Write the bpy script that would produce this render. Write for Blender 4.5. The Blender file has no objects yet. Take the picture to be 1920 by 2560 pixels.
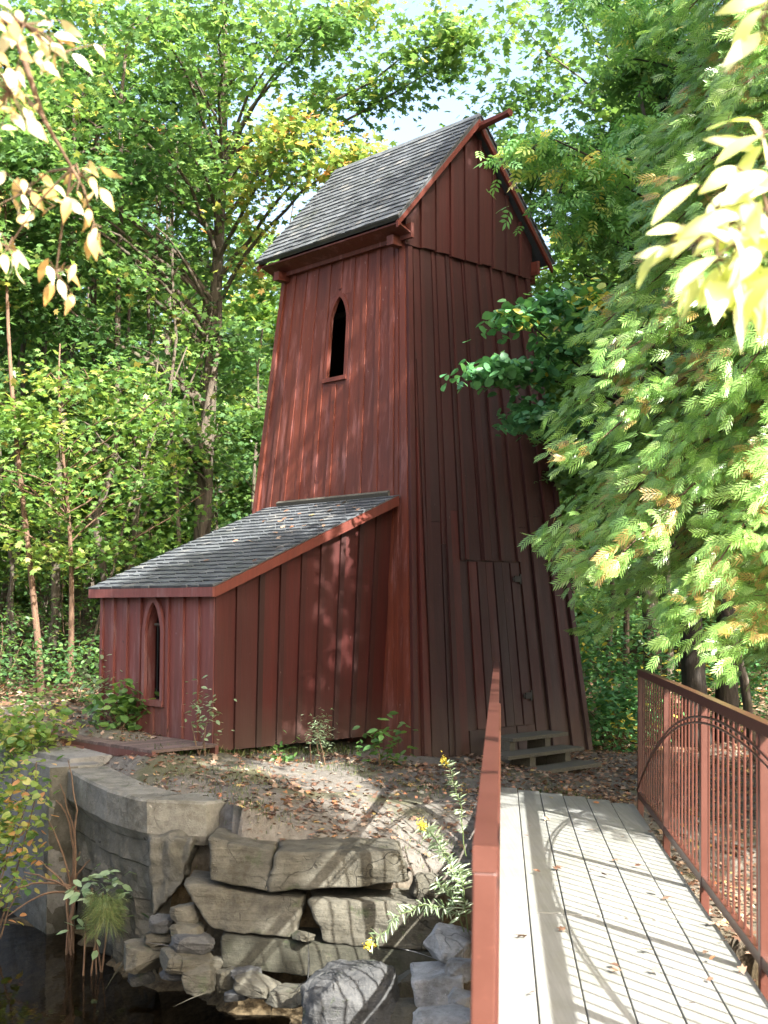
import bpy, math, random
import numpy as np
from mathutils import Vector, noise
R = math.radians
sc = bpy.context.scene
# ------------------------------------------------------------------ camera, sky, sun, exposure
CAM_Z, PITCH, F = 1.6, 4.466, 3041.0            # F in pixels of a 1920 x 2560 frame
cam_d = bpy.data.cameras.new("camera"); cam = bpy.data.objects.new("camera", cam_d)
sc.collection.objects.link(cam); sc.camera = cam
cam.location = (0, 0, CAM_Z); cam.rotation_euler = (R(90 + PITCH), 0, 0)
cam_d.sensor_fit = 'VERTICAL'; cam_d.sensor_height = 36; cam_d.lens = F / 2560 * 36
cam_d.dof.use_dof = True; cam_d.dof.focus_distance = 12; cam_d.dof.aperture_fstop = 5
cam_d.clip_start = .05; cam_d.clip_end = 2000
SUN_AZ, SUN_EL = 144.5, 36.5                     # clockwise from +Y, height
w = bpy.data.worlds.new("World"); sc.world = w; w.use_nodes = True
nt = w.node_tree; nt.nodes.clear()
sky = nt.nodes.new("ShaderNodeTexSky"); sky.sky_type = 'NISHITA'; sky.sun_disc = False
sky.sun_elevation = R(SUN_EL); sky.sun_rotation = R(SUN_AZ); sky.air_density = 1.0; sky.dust_density = 8.0; sky.ozone_density = .6
bg = nt.nodes.new("ShaderNodeBackground"); bg.inputs[1].default_value = .14
wo = nt.nodes.new("ShaderNodeOutputWorld"); nt.links.new(sky.outputs[0], bg.inputs[0]); nt.links.new(bg.outputs[0], wo.inputs[0])
sd = bpy.data.lights.new("sun", 'SUN'); sd.energy = 5.0; sd.angle = R(.5); sd.color = (1, .97, .92)
so = bpy.data.objects.new("sun", sd); sc.collection.objects.link(so)
so.rotation_euler = (R(90 - SUN_EL), 0, R(180 - SUN_AZ))
sc.view_settings.view_transform = 'Standard'; sc.view_settings.look = 'None'
sc.view_settings.exposure = 2.4; sc.view_settings.gamma = 1
sc.cycles.max_bounces = 8; sc.cycles.diffuse_bounces = 4; sc.cycles.transmission_bounces = 4
sc.cycles.transparent_max_bounces = 8; sc.cycles.caustics_reflective = False; sc.cycles.caustics_refractive = False

# ------------------------------------------------------------------ helpers
_a = R(PITCH)
def ray(px, py):
    X, Y = (px - 960) / F, (1280 - py) / F
    return np.array([X, math.cos(_a) - Y * math.sin(_a), math.sin(_a) + Y * math.cos(_a)])
def at(px, py, Y):                                # measured point of the photo at distance Y
    d = ray(px, py); return np.array([0, 0, CAM_Z]) + d * (Y / d[1])
def atz(px, py, z):                               # measured point at height z
    d = ray(px, py); return np.array([0, 0, CAM_Z]) + d * ((z - CAM_Z) / d[2])
def rs(seed): return np.random.RandomState(seed)
def nrm(v):
    v = np.asarray(v, float); return v / np.maximum(np.linalg.norm(v, axis=-1, keepdims=True), 1e-9)
def empty(name, loc, label, cat, group=None, kind=None):
    o = bpy.data.objects.new(name, None); sc.collection.objects.link(o); o.location = loc
    o.empty_display_size = .2
    return tag(o, label, cat, group, kind)
def tag(o, label=None, cat=None, group=None, kind=None):
    if label: o["label"] = label
    if cat: o["category"] = cat
    if group: o["group"] = group
    if kind: o["kind"] = kind
    return o
class MB:
    def __init__(s): s.v = []; s.f = []; s.t = []
    def add(s, verts, faces, tint=.5):
        b = len(s.v); s.v += [tuple(map(float, p)) for p in verts]
        for f in faces: s.f.append([b + i for i in f]); s.t.append(tint)
    def box(s, c, ax, ay, az, tint=.5):           # centre and three half vectors
        c, ax, ay, az = map(np.asarray, (c, ax, ay, az))
        P = [c + i * ax + j * ay + k * az for k in (-1, 1) for j in (-1, 1) for i in (-1, 1)]
        s.add(P, [(0, 2, 3, 1), (4, 5, 7, 6), (0, 1, 5, 4), (2, 6, 7, 3), (0, 4, 6, 2), (1, 3, 7, 5)], tint)
    def hexa(s, bot, top, tint=.5):               # two quads
        s.add(list(bot) + list(top), [(3, 2, 1, 0), (4, 5, 6, 7), (0, 1, 5, 4), (1, 2, 6, 5), (2, 3, 7, 6), (3, 0, 4, 7)], tint)
    def tube(s, pts, rad, n=6, tint=.5, cap=True):
        pts = [np.asarray(p, float) for p in pts]
        if not hasattr(rad, '__len__'): rad = [rad] * len(pts)
        T = [pts[min(i + 1, len(pts) - 1)] - pts[max(i - 1, 0)] for i in range(len(pts))]
        up = np.array([0, 0, 1.]) if abs(nrm(T[0])[2]) < .9 else np.array([1., 0, 0])
        V = []
        for p, t, r in zip(pts, T, rad):
            t = nrm(t); a = nrm(np.cross(up, t)); b = np.cross(t, a); up = b
            for k in range(n):
                q = 2 * math.pi * k / n; V.append(p + r * (math.cos(q) * a + math.sin(q) * b))
        Fc = [(i * n + k, i * n + (k + 1) % n, (i + 1) * n + (k + 1) % n, (i + 1) * n + k) for i in range(len(pts) - 1) for k in range(n)]
        if cap: Fc += [tuple(range(n))[::-1], tuple((len(pts) - 1) * n + k for k in range(n))]
        s.add(V, Fc, tint)
    def build(s, name, mat, parent=None, smooth=False, bevel=0):
        me = bpy.data.meshes.new(name)
        off = np.array(parent_loc(parent)) if parent else np.zeros(3)
        me.from_pydata([tuple(np.array(p) - off) for p in s.v], [], s.f)
        a = me.attributes.new("tint", 'FLOAT', 'FACE'); a.data.foreach_set("value", np.array(s.t, dtype=np.float32))
        if smooth: me.polygons.foreach_set("use_smooth", [True] * len(s.f))
        me.materials.append(mat); me.update()
        o = bpy.data.objects.new(name, me); sc.collection.objects.link(o)
        if parent: o.parent = parent
        if bevel:
            m = o.modifiers.new("bevel", 'BEVEL'); m.width = bevel; m.segments = 2; m.limit_method = 'ANGLE'
        return o
def parent_loc(p):
    v = np.zeros(3)
    while p is not None: v = v + np.array(p.location); p = p.parent
    return v
def link_mesh(name, V, loops, starts, tints, mat, parent=None, smooth=False):
    off = parent_loc(parent) if parent else np.zeros(3)
    me = bpy.data.meshes.new(name)
    me.vertices.add(len(V)); me.vertices.foreach_set("co", (V - off).astype(np.float32).ravel())
    me.loops.add(len(loops)); me.loops.foreach_set("vertex_index", loops.astype(np.int32))
    me.polygons.add(len(starts)); me.polygons.foreach_set("loop_start", starts.astype(np.int32))
    me.update(calc_edges=True)
    a = me.attributes.new("tint", 'FLOAT', 'FACE'); a.data.foreach_set("value", tints.astype(np.float32))
    me.materials.append(mat)
    o = bpy.data.objects.new(name, me); sc.collection.objects.link(o)
    if parent: o.parent = parent
    return o
def copy_tree(o, parent=None):
    c = o.copy(); sc.collection.objects.link(c)
    if parent: c.parent = parent
    for ch in [x for x in o.children]: copy_tree(ch, c)
    return c

# ------------------------------------------------------------------ materials
def mat(name):
    m = bpy.data.materials.new(name); m.use_nodes = True; t = m.node_tree; t.nodes.clear()
    return m, t, (lambda k, **kw: _node(t, k, **kw))
def _node(t, k, **kw):
    n = t.nodes.new("ShaderNode" + k)
    for a, v in kw.items(): setattr(n, a, v)
    return n
def ramp(n, stops):
    e = n.color_ramp.elements
    while len(e) < len(stops): e.new(.5)
    for q, (p, c) in zip(e, stops): q.position = p; q.color = (*c, 1)
def mixc(t, N, fac, a, b, blend='MIX'):
    m = N('Mix', data_type='RGBA', blend_type=blend)
    for s, v in ((m.inputs[0], fac), (m.inputs[6], a), (m.inputs[7], b)):
        if isinstance(v, bpy.types.NodeSocket): t.links.new(v, s)
        elif isinstance(v, tuple): s.default_value = (*v, 1)
        else: s.default_value = v
    return m.outputs[2]
def noise_n(t, N, scale, detail=4, vec=None, rough=.55, stretch=None, obj=True):
    n = N('TexNoise'); n.inputs['Scale'].default_value = scale; n.inputs['Detail'].default_value = detail; n.inputs['Roughness'].default_value = rough
    tc = N('NewGeometry').outputs['Position'] if vec is None else vec
    if stretch:
        mp = N('Mapping'); mp.inputs['Scale'].default_value = stretch; t.links.new(tc, mp.inputs[0]); tc = mp.outputs[0]
    t.links.new(tc, n.inputs['Vector']); return n.outputs['Fac']
def rng(t, N, v, a, b, lo=0., hi=1.):
    m = N('MapRange'); t.links.new(v, m.inputs[0])
    m.inputs[1].default_value = a; m.inputs[2].default_value = b; m.inputs[3].default_value = lo; m.inputs[4].default_value = hi
    return m.outputs[0]
def attr(t, N): n = N('Attribute'); n.attribute_name = 'tint'; return n.outputs['Fac']
def finish(t, N, col, rough=.7, bump=None, bstr=.3, bdist=.01, spec=.5, metal=0):
    p = N('BsdfPrincipled'); p.inputs['Specular IOR Level'].default_value = spec; p.inputs['Metallic'].default_value = metal
    t.links.new(col, p.inputs['Base Color']) if isinstance(col, bpy.types.NodeSocket) else setattr(p.inputs['Base Color'], 'default_value', (*col, 1))
    if isinstance(rough, bpy.types.NodeSocket): t.links.new(rough, p.inputs['Roughness'])
    else: p.inputs['Roughness'].default_value = rough
    if bump is not None:
        b = N('Bump'); b.inputs['Strength'].default_value = bstr; b.inputs['Distance'].default_value = bdist
        t.links.new(bump, b.inputs['Height']); t.links.new(b.outputs[0], p.inputs['Normal'])
    o = N('OutputMaterial'); t.links.new(p.outputs[0], o.inputs[0]); return p
def red_paint(name, lo, mid, hi, bloom=.3, bloomc=(.42, .22, .22), brown=.5, rough=.62):
    m, t, N = mat(name)
    r = N('ValToRGB'); ramp(r, [(0, lo), (.5, mid), (1, hi)]); t.links.new(attr(t, N), r.inputs[0])
    st = noise_n(t, N, 1, 5, stretch=(26, 26, 1.1))
    c = mixc(t, N, rng(t, N, st, .35, .75, 0, .45), r.outputs[0], (lo[0] * .5, lo[1] * .6, lo[2] * .6))
    big = noise_n(t, N, 1, 4, stretch=(1.6, 1.6, .7))
    c = mixc(t, N, rng(t, N, big, .42, .72, 0, brown), c, (.036, .014, .011))
    b1 = noise_n(t, N, 1, 6, stretch=(9, 9, 1.4), rough=.7)
    c = mixc(t, N, rng(t, N, b1, .52, .78, 0, bloom), c, bloomc)
    fl = noise_n(t, N, 1, 3, stretch=(60, 60, 5), rough=.7)
    c = mixc(t, N, rng(t, N, fl, .72, .76, 0, min(1, bloom * 2.2)), c, (.5, .42, .4))
    sp = N('SeparateXYZ'); gm = N('NewGeometry'); t.links.new(gm.outputs['Position'], sp.inputs[0]); ad = N('Math', operation='MULTIPLY_ADD'); ad.inputs[1].default_value = .7
    t.links.new(noise_n(t, N, 1, 4, stretch=(5, 5, 2)), ad.inputs[0]); t.links.new(sp.outputs[2], ad.inputs[2])
    c = mixc(t, N, rng(t, N, ad.outputs[0], 1.05, .35, 0, .55), c, (.06, .045, .035))
    kn = noise_n(t, N, 1, 2, stretch=(14, 14, 6)); c = mixc(t, N, rng(t, N, kn, .72, .76, 0, .7), c, (.02, .01, .008))
    fine = noise_n(t, N, 1, 3, stretch=(180, 180, 5))
    finish(t, N, c, rng(t, N, b1, .3, .8, rough - .08, rough + .15), fine, .35, .004, spec=.35)
    return m
M = {}
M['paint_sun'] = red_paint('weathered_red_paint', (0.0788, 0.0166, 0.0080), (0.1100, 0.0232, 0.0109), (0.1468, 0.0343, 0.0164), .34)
M['paint_shaded'] = red_paint('shaded_red_paint', (0.0224, 0.0081, 0.0076), (0.0436, 0.0104, 0.0084), (0.0825, 0.0133, 0.0091), .10, (0.0924, 0.0592, 0.0608), .4)  # weathered red, with the gable face's shade partly put into the darker colour
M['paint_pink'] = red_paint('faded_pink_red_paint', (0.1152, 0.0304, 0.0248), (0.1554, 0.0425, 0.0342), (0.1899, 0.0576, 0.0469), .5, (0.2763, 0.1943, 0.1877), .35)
M['paint_side'] = red_paint('shaded_side_red_paint', (0.0157, 0.0037, 0.0028), (0.0442, 0.0052, 0.0037), (0.0567, 0.0068, 0.0047), .16, (0.1070, 0.0576, 0.0505), .35)  # lean-to side wall red, its shade put into the colour
M['paint_trim'] = red_paint('red_trim_paint', (0.0845, 0.0183, 0.0108), (0.1057, 0.0226, 0.0135), (0.1226, 0.0283, 0.0169), .12, (0.1691, 0.1087, 0.0744), .15)
def shingle_mat():
    m, t, N = mat('weathered_cedar_shingle')
    r = N('ValToRGB'); ramp(r, [(0, (.045, .050, .056)), (.45, (.072, .080, .089)), (.8, (.10, .11, .12)), (1, (.14, .14, .135))]); t.links.new(attr(t, N), r.inputs[0])
    n = noise_n(t, N, 55, 4); c = mixc(t, N, rng(t, N, n, .4, .7, 0, .5), r.outputs[0], (.03, .033, .028))
    g = noise_n(t, N, 2.2, 4); c = mixc(t, N, rng(t, N, g, .55, .75, 0, .4), c, (.04, .045, .03))
    finish(t, N, c, .62, n, .5, .006, spec=.4); return m
M['shingle'] = shingle_mat()
def simple(name, a, b, scale=8, rough=.8, bs=.4, bd=.01, c3=None, c3s=2., c3r=(.5, .7), stretch=None, spec=.4, usetint=0):
    m, t, N = mat(name)
    n = noise_n(t, N, scale, 6, rough=.65, stretch=stretch); c = mixc(t, N, rng(t, N, n, .3, .7), a, b)
    if c3: c = mixc(t, N, rng(t, N, noise_n(t, N, c3s, 5, rough=.7), c3r[0], c3r[1], 0, .85), c, c3)
    if usetint: c = mixc(t, N, rng(t, N, attr(t, N), 0, 1, 0, usetint), c, (.02, .015, .01))
    finish(t, N, c, rough, n, bs, bd, spec); return m
def stone_mat(name, a, b, dirt, strata=1):
    m, t, N = mat(name)
    n = noise_n(t, N, 6, 8, rough=.72); c = mixc(t, N, rng(t, N, n, .32, .68), a, b)
    c = mixc(t, N, rng(t, N, noise_n(t, N, 2.3, 5, rough=.75), .5, .68, 0, .8), c, dirt)
    l_ = noise_n(t, N, 34, 3, rough=.8); c = mixc(t, N, rng(t, N, l_, .66, .72, 0, .55), c, tuple(min(.6, q * 1.9) for q in b))
    d_ = noise_n(t, N, 60, 3, rough=.7); c = mixc(t, N, rng(t, N, d_, .62, .72, 0, .6), c, tuple(q * .35 for q in a))
    v = N('TexVoronoi'); v.feature = 'DISTANCE_TO_EDGE'; v.inputs['Scale'].default_value = 2.6; wv = N('Mapping'); wv.inputs['Scale'].default_value = (1, 1, 1.9)
    gm = N('NewGeometry'); ws = N('VectorMath', operation='MULTIPLY_ADD'); nv_ = N('TexNoise'); nv_.inputs['Scale'].default_value = 3; t.links.new(gm.outputs['Position'], nv_.inputs['Vector'])
    ws.inputs[1].default_value = (.5, .5, .5); t.links.new(nv_.outputs['Color'], ws.inputs[0]); t.links.new(gm.outputs['Position'], ws.inputs[2]); t.links.new(ws.outputs[0], wv.inputs[0]); t.links.new(wv.outputs[0], v.inputs['Vector'])
    cr = rng(t, N, v.outputs['Distance'], 0, .010, .7, 0)
    sz_ = N('SeparateXYZ'); t.links.new(gm.outputs['Position'], sz_.inputs[0]); za = N('Math', operation='MULTIPLY_ADD'); za.inputs[1].default_value = .35; t.links.new(noise_n(t, N, 4, 4), za.inputs[0]); t.links.new(sz_.outputs[2], za.inputs[2])
    c = mixc(t, N, rng(t, N, za.outputs[0], -.85, -1.1, 0, .65), c, (.018, .018, .011))
    ms = noise_n(t, N, 5, 5, rough=.7); c = mixc(t, N, rng(t, N, ms, .6, .68, 0, .55), c, (.035, .05, .018))
    cm = N('Math', operation='MULTIPLY'); t.links.new(cr, cm.inputs[0]); t.links.new(rng(t, N, noise_n(t, N, 1.7, 2), .5, .6), cm.inputs[1]); c = mixc(t, N, cm.outputs[0], c, tuple(q * .2 for q in a))
    h = N('Math', operation='MULTIPLY_ADD'); h.inputs[1].default_value = -.5; t.links.new(cm.outputs[0], h.inputs[0])
    h2 = N('Math', operation='MULTIPLY_ADD'); h2.inputs[1].default_value = .5 if strata else 0.; t.links.new(noise_n(t, N, 1, 4, stretch=(3, 3, 28)), h2.inputs[0]); t.links.new(n, h2.inputs[2]); t.links.new(h2.outputs[0], h.inputs[2])
    finish(t, N, c, .88, h.outputs[0], .9, .035, spec=.25); return m
M['stone'] = stone_mat('tan_grey_limestone', (0.0416, 0.0384, 0.0288), (0.1000, 0.0944, 0.0736), (0.0280, 0.0240, 0.0128))
M['stone_low'] = stone_mat('mossy_dark_stone', (0.0166, 0.0166, 0.0115), (0.0480, 0.0461, 0.0333), (0.0154, 0.0192, 0.0077))
M['stone_grey'] = stone_mat('grey_granite', (0.0360, 0.0368, 0.0368), (0.0840, 0.0848, 0.0832), (0.0280, 0.0288, 0.0224))
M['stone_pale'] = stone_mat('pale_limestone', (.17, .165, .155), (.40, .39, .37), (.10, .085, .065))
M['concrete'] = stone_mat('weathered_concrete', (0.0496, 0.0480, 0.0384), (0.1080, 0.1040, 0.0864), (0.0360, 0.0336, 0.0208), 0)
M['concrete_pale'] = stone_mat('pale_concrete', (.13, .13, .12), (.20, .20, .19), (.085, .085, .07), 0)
M['bark'] = simple('grey_brown_bark', (.035, .028, .020), (.115, .092, .068), 1, .95, .9, .03, (.07, .075, .04), 1.2, (.55, .75), stretch=(30, 30, 5))
M['bark_dark'] = simple('dark_bark', (.018, .015, .012), (.05, .042, .034), 1, .95, .9, .03, None, stretch=(30, 30, 5))
M['bark_red'] = simple('reddish_bark', (.06, .035, .022), (.15, .09, .055), 1, .9, .7, .02, None, stretch=(40, 40, 8))
M['old_wood'] = simple('grey_weathered_wood', (0.0480, 0.0450, 0.0347), (0.0912, 0.0855, 0.0673), 1, .8, .5, .006, None, stretch=(8, 60, 60))
M['platform'] = simple('dark_brown_platform_wood', (.075, .05, .045), (.15, .11, .10), 1, .8, .5, .006, None, stretch=(30, 30, 30), usetint=.5)
M['iron'] = simple('black_iron', (.008, .008, .008), (.02, .018, .016), 20, .6, .3, .003)
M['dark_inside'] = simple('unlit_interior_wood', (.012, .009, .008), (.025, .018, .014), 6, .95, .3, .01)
M['stem'] = simple('brown_stem', (.06, .035, .02), (.13, .08, .045), 20, .8, .3, .003)
M['green_stem'] = simple('green_stem', (.05, .08, .02), (.09, .12, .04), 20, .8, .3, .003)
def deck_mat():
    m, t, N = mat('sun_bleached_deck_board')
    g = noise_n(t, N, 1, 5, stretch=(60, 2.2, 60), rough=.65)
    c = mixc(t, N, rng(t, N, g, .3, .75), (.135, .137, .13), (.215, .217, .205))
    s = noise_n(t, N, 2.6, 6, rough=.7); c = mixc(t, N, rng(t, N, s, .48, .72, 0, .55), c, (.13, .13, .09))
    c = mixc(t, N, rng(t, N, attr(t, N), 0, 1, 0, .3), c, (.15, .155, .13))
    k = noise_n(t, N, 30, 2); c = mixc(t, N, rng(t, N, k, .72, .78, 0, .5), c, (.16, .12, .08))
    finish(t, N, c, .75, g, .4, .003, spec=.3); return m
M['deck'] = deck_mat()
def rail_mat():
    m, t, N = mat('brick_red_painted_steel')
    n = noise_n(t, N, 5, 5, rough=.7); c = mixc(t, N, rng(t, N, n, .35, .7), (0.0527, 0.0154, 0.0093), (0.0672, 0.0224, 0.0151))
    f = noise_n(t, N, 60, 3, rough=.7); c = mixc(t, N, rng(t, N, f, .6, .75, 0, .4), c, (.14, .05, .035))
    p = finish(t, N, c, .4, f, .15, .002, spec=.5); p.inputs['Coat Weight'].default_value = .3; p.inputs['Coat Roughness'].default_value = .25; return m
M['rail'] = rail_mat()
def leaf_mat(name, stops, trans=.5, boost=1.6, yel=(1.12, 1.05, .65), rough=.42, spec=.5):
    m, t, N = mat(name)
    r = N('ValToRGB'); ramp(r, stops); t.links.new(attr(t, N), r.inputs[0])
    n = noise_n(t, N, 25, 2); c = mixc(t, N, rng(t, N, n, .35, .65, 0, .3), r.outputs[0], mixc(t, N, 1., r.outputs[0], (.55, .6, .5), 'MULTIPLY'))
    p = N('BsdfPrincipled'); p.inputs['Roughness'].default_value = rough; p.inputs['Specular IOR Level'].default_value = spec
    t.links.new(c, p.inputs['Base Color'])
    tr = N('BsdfTranslucent'); tc = mixc(t, N, 1., c, tuple(min(4, boost * y) for y in yel), 'MULTIPLY'); t.links.new(tc, tr.inputs[0])
    mx = N('MixShader'); mx.inputs[0].default_value = trans
    t.links.new(p.outputs[0], mx.inputs[1]); t.links.new(tr.outputs[0], mx.inputs[2])
    o = N('OutputMaterial'); t.links.new(mx.outputs[0], o.inputs[0]); return m
G1 = [(0, (.048, .112, .045)), (.4, (.095, .19, .062)), (.7, (.165, .26, .078)), (.86, (.34, .34, .11)), (.95, (.50, .37, .13)), (1, (.46, .22, .10))]
M['maple'] = leaf_mat('autumn_turning_maple_leaf', G1)
M['maple_yellow'] = leaf_mat('yellow_green_maple_leaf', [(0, (0.0630, 0.1400, 0.0455)), (.35, (0.1260, 0.2350, 0.0585)), (.7, (0.2730, 0.3400, 0.0975)), (.9, (0.4830, 0.4000, 0.1560)), (1, (0.5250, 0.2700, 0.1300))])
M['dark_leaf'] = leaf_mat('deep_green_leaf', [(0, (0.0474, 0.1527, 0.0656)), (.6, (0.1053, 0.2800, 0.1045)), (.93, (0.1843, 0.4072, 0.1193)), (1, (0.9214, 0.7634, 0.1492))], .3, 1.3, rough=.5)
M['ash_leaf'] = leaf_mat('ash_tree_leaf', [(0, (0.0975, 0.2438, 0.0899)), (.6, (0.1950, 0.4143, 0.1200)), (.85, (0.3413, 0.5363, 0.1501)), (1, (1.0237, 0.8287, 0.2701))], .35, 1.4)
M['cedar'] = leaf_mat('cedar_frond', [(0, (0.1288, 0.2600, 0.0630)), (.5, (0.2484, 0.4300, 0.1155)), (.77, (0.3864, 0.5800, 0.1890)), (.8, (0.3864, 0.2500, 0.0840)), (1, (0.5704, 0.4200, 0.1680))], .38, 1.6, rough=.3, spec=.7)
M['pale_leaf'] = leaf_mat('pale_yellow_ash_leaf', [(0, (.46, .54, .14)), (.4, (.66, .68, .30)), (1, (.80, .80, .55))], .5, 1.2, (1.1, 1.1, .75))
M['gold_leaf'] = leaf_mat('golden_dry_leaf', [(0, (.46, .27, .08)), (.35, (.60, .44, .20)), (.6, (.74, .66, .42)), (1, (.82, .80, .66))], .45, 1.2, (1.1, 1.05, .8))
M['litter'] = leaf_mat('fallen_brown_leaf', [(0, (.05, .028, .02)), (.3, (.13, .07, .045)), (.55, (.22, .14, .095)), (.8, (.32, .25, .19)), (.92, (.30, .11, .05)), (1, (.38, .30, .12))], .1, 1., rough=.7, spec=.25)
M['grass'] = leaf_mat('grass_blade', [(0, (.04, .08, .02)), (.6, (.08, .13, .03)), (1, (.20, .20, .07))], .3, 1.2, rough=.6)
M['weed'] = leaf_mat('narrow_weed_leaf', [(0, (.11, .18, .09)), (.6, (.22, .30, .17)), (1, (.46, .52, .40))], .3, 1.2)
M['flower'] = leaf_mat('goldenrod_flower', [(0, (.55, .40, .04)), (1, (.8, .65, .10))], .3, 1.1)
def ground_mat():
    m, t, N = mat('leafy_dirt_ground')
    n = noise_n(t, N, 14, 6, rough=.7); c = mixc(t, N, rng(t, N, n, .3, .7), (.075, .066, .053), (.155, .145, .128))
    g = noise_n(t, N, .9, 5, rough=.65); c = mixc(t, N, rng(t, N, g, .52, .62, 0, .8), c, (.075, .075, .035))
    k = noise_n(t, N, 45, 3, rough=.7); c = mixc(t, N, rng(t, N, k, .6, .7, 0, .7), c, (.09, .05, .03))
    pos = N('SeparateXYZ'); gm = N('NewGeometry'); t.links.new(gm.outputs['Position'], pos.inputs[0])
    # stream bed and steep bank are dark wet soil, the wood floor is leaf mould
    c = mixc(t, N, rng(t, N, pos.outputs[2], -.35, -.6), c, mixc(t, N, rng(t, N, n, .35, .65), (.035, .026, .014), (.12, .09, .05)))
    c = mixc(t, N, rng(t, N, pos.outputs[1], 14.5, 17), c, mixc(t, N, rng(t, N, n, .35, .65), (.035, .03, .016), (.10, .07, .035)))
    finish(t, N, c, .95, n, .8, .03, spec=.2); return m
M['ground'] = ground_mat()
def water_mat():
    m, t, N = mat('still_stream_water')
    g = N('BsdfGlossy'); g.inputs['Roughness'].default_value = .03; g.inputs[0].default_value = (.9, .92, .95, 1)
    tr = N('BsdfTransparent'); tr.inputs[0].default_value = (.42, .36, .25, 1)
    fr = N('Fresnel'); fr.inputs[0].default_value = 1.33
    b = N('Bump'); b.inputs['Strength'].default_value = .12; b.inputs['Distance'].default_value = .02
    t.links.new(noise_n(t, N, 5, 3), b.inputs['Height'])
    for q in (g, fr): t.links.new(b.outputs[0], q.inputs['Normal'])
    mx = N('MixShader'); t.links.new(fr.outputs[0], mx.inputs[0]); t.links.new(tr.outputs[0], mx.inputs[1]); t.links.new(g.outputs[0], mx.inputs[2])
    o = N('OutputMaterial'); t.links.new(mx.outputs[0], o.inputs[0]); return m
M['water'] = water_mat()

# ------------------------------------------------------------------ ground and water
WATER = -1.32
def sm(a, b, x): q = np.clip((x - a) / (b - a), 0, 1); return q * q * (3 - 2 * q)
BX = [-40, -12, -5.2, -3.6, -2.66, -2.291, -2.044, -1.783, -1.736, -1.614, -1.411, -1.12, 0.9, 1.6, 2.4, 4.5, 9, 40]
BY = [60, 24, 14.8, 12.7, 11.409, 10.731, 10.292, 9.996, 9.917, 9.92, 9.93, 9.42, 9.24, 8.6, 7.4, 6.4, 5.6, 0]
def ground_h(x, y):
    x = np.asarray(x, float); y = np.asarray(y, float)
    z = -.01 - .10 * np.clip(x, -3, 2.6) + .02 * np.clip(y - 10, -2, 3)
    z = z - .2 * (1 - sm(9.2, 10.4, y)) * sm(-1.3, -.6, x)
    z = z + .055 * np.clip(y - 19, 0, 60) + .03 * np.clip(-x - 6, 0, 20) * sm(14, 20, y)
    z = z + .02 * np.sin(x * 2.1 + y) + .015 * np.sin(y * 3.3 - x * 1.7)
    d = np.interp(x, BX, BY) - y                                  # > 0 on the stream side
    e_ = sm(-.75, -.10, d) * sm(-.95, -1.25, x) * sm(-3.4, -3.0, x); z = z * (1 - e_) + .062 * e_
    q = (x + .62) * .72 + (y - 8.45) * .7
    bed = -1.75 + .42 * sm(-.9, .1, q) + .16 * sm(.1, 1.2, q)
    bed = np.maximum(bed, -1.75 + .50 * sm(.95, .25, d) * sm(-2.6, -2.1, x))            # silt against the foot of the wall
    z = z * (1 - sm(-.02, .16, d)) + bed * sm(-.02, .16, d)
    near = np.maximum(0, 1) * sm(2.9, 2.1, y) * (y < 2.9)          # bank the bridge starts from
    z = z * (1 - near) + (-.08) * near
    return z
xs = np.unique(np.round(np.concatenate([np.linspace(-300, -20, 15), np.linspace(-20, -5, 31), np.linspace(-5, 5, 126), np.linspace(5, 20, 31), np.linspace(20, 300, 15)]), 4))
ys = np.unique(np.round(np.concatenate([np.linspace(-300, -10, 12), np.linspace(-10, 2, 25), np.linspace(2, 16, 176), np.linspace(16, 40, 40), np.linspace(40, 300, 20)]), 4))
X, Y = np.meshgrid(xs, ys); Z = ground_h(X, Y)
nz = np.array([noise.noise(Vector((a * 2.2, b * 2.2, 0))) for a, b in zip(X.ravel(), Y.ravel())]).reshape(X.shape)
Z = Z + .035 * nz * (np.abs(X) < 20)
V = np.stack([X, Y, Z], -1).reshape(-1, 3); nx = len(xs)
i, j = np.meshgrid(np.arange(nx - 1), np.arange(len(ys) - 1)); a = (j * nx + i).ravel()
lp = np.stack([a, a + 1, a + 1 + nx, a + nx], 1)
g = link_mesh('ground', V, lp.ravel(), np.arange(len(lp)) * 4, np.full(len(lp), .5), M['ground'])
g.data.polygons.foreach_set("use_smooth", [True] * len(lp)); tag(g, kind='structure')
mb = MB(); mb.add([(-60, -2, WATER), (60, -2, WATER), (60, 40, WATER), (-60, 40, WATER)], [(0, 1, 2, 3)])
# the water sheet is cut to the hollow by the ground itself
tag(mb.build('stream_water', M['water']), kind='structure')

# ------------------------------------------------------------------ tower frame of reference
TH = R(-43.38)
U = np.array([math.sin(TH), math.cos(TH), 0.]); Vv = np.array([math.cos(TH), -math.sin(TH), 0.]); ZZ = np.array([0, 0, 1.])
B0 = np.array([.291, 12.978, 0.])
W_, D_, SV, SU, ZB, ZT, ZR, ZE, OG, OE = 3.067, 3.31, .46, .554, -.136, 5.80, 7.54, 5.98, .19, .303
def P(a, b, z): return B0 + a * U + b * Vv + z * ZZ
def kz(z): return (z - ZB) / (ZT - ZB)
def left_face(f, z, out=0): return P(SU * kz(z) + f * (D_ - 2 * SU * kz(z)), SV * kz(z) - out, z)     # f 0 = near corner
def right_face(f, z, out=0): return P(SU * kz(z) - out, SV * kz(z) + f * (W_ - 2 * SV * kz(z)), z)
def strip(mb, face, f0, f1, g0, g1, z0, z1, o0, o1, tint):
    """board on a battered face: fractions f0..f1 at z0, g0..g1 at z1, from o0 to o1 proud of it"""
    mb.hexa([face(f0, z0, o0), face(f1, z0, o0), face(g1, z1, o0), face(g0, z1, o0)],
            [face(f0, z0, o1), face(f1, z0, o1), face(g1, z1, o1), face(g0, z1, o1)], tint)
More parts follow.
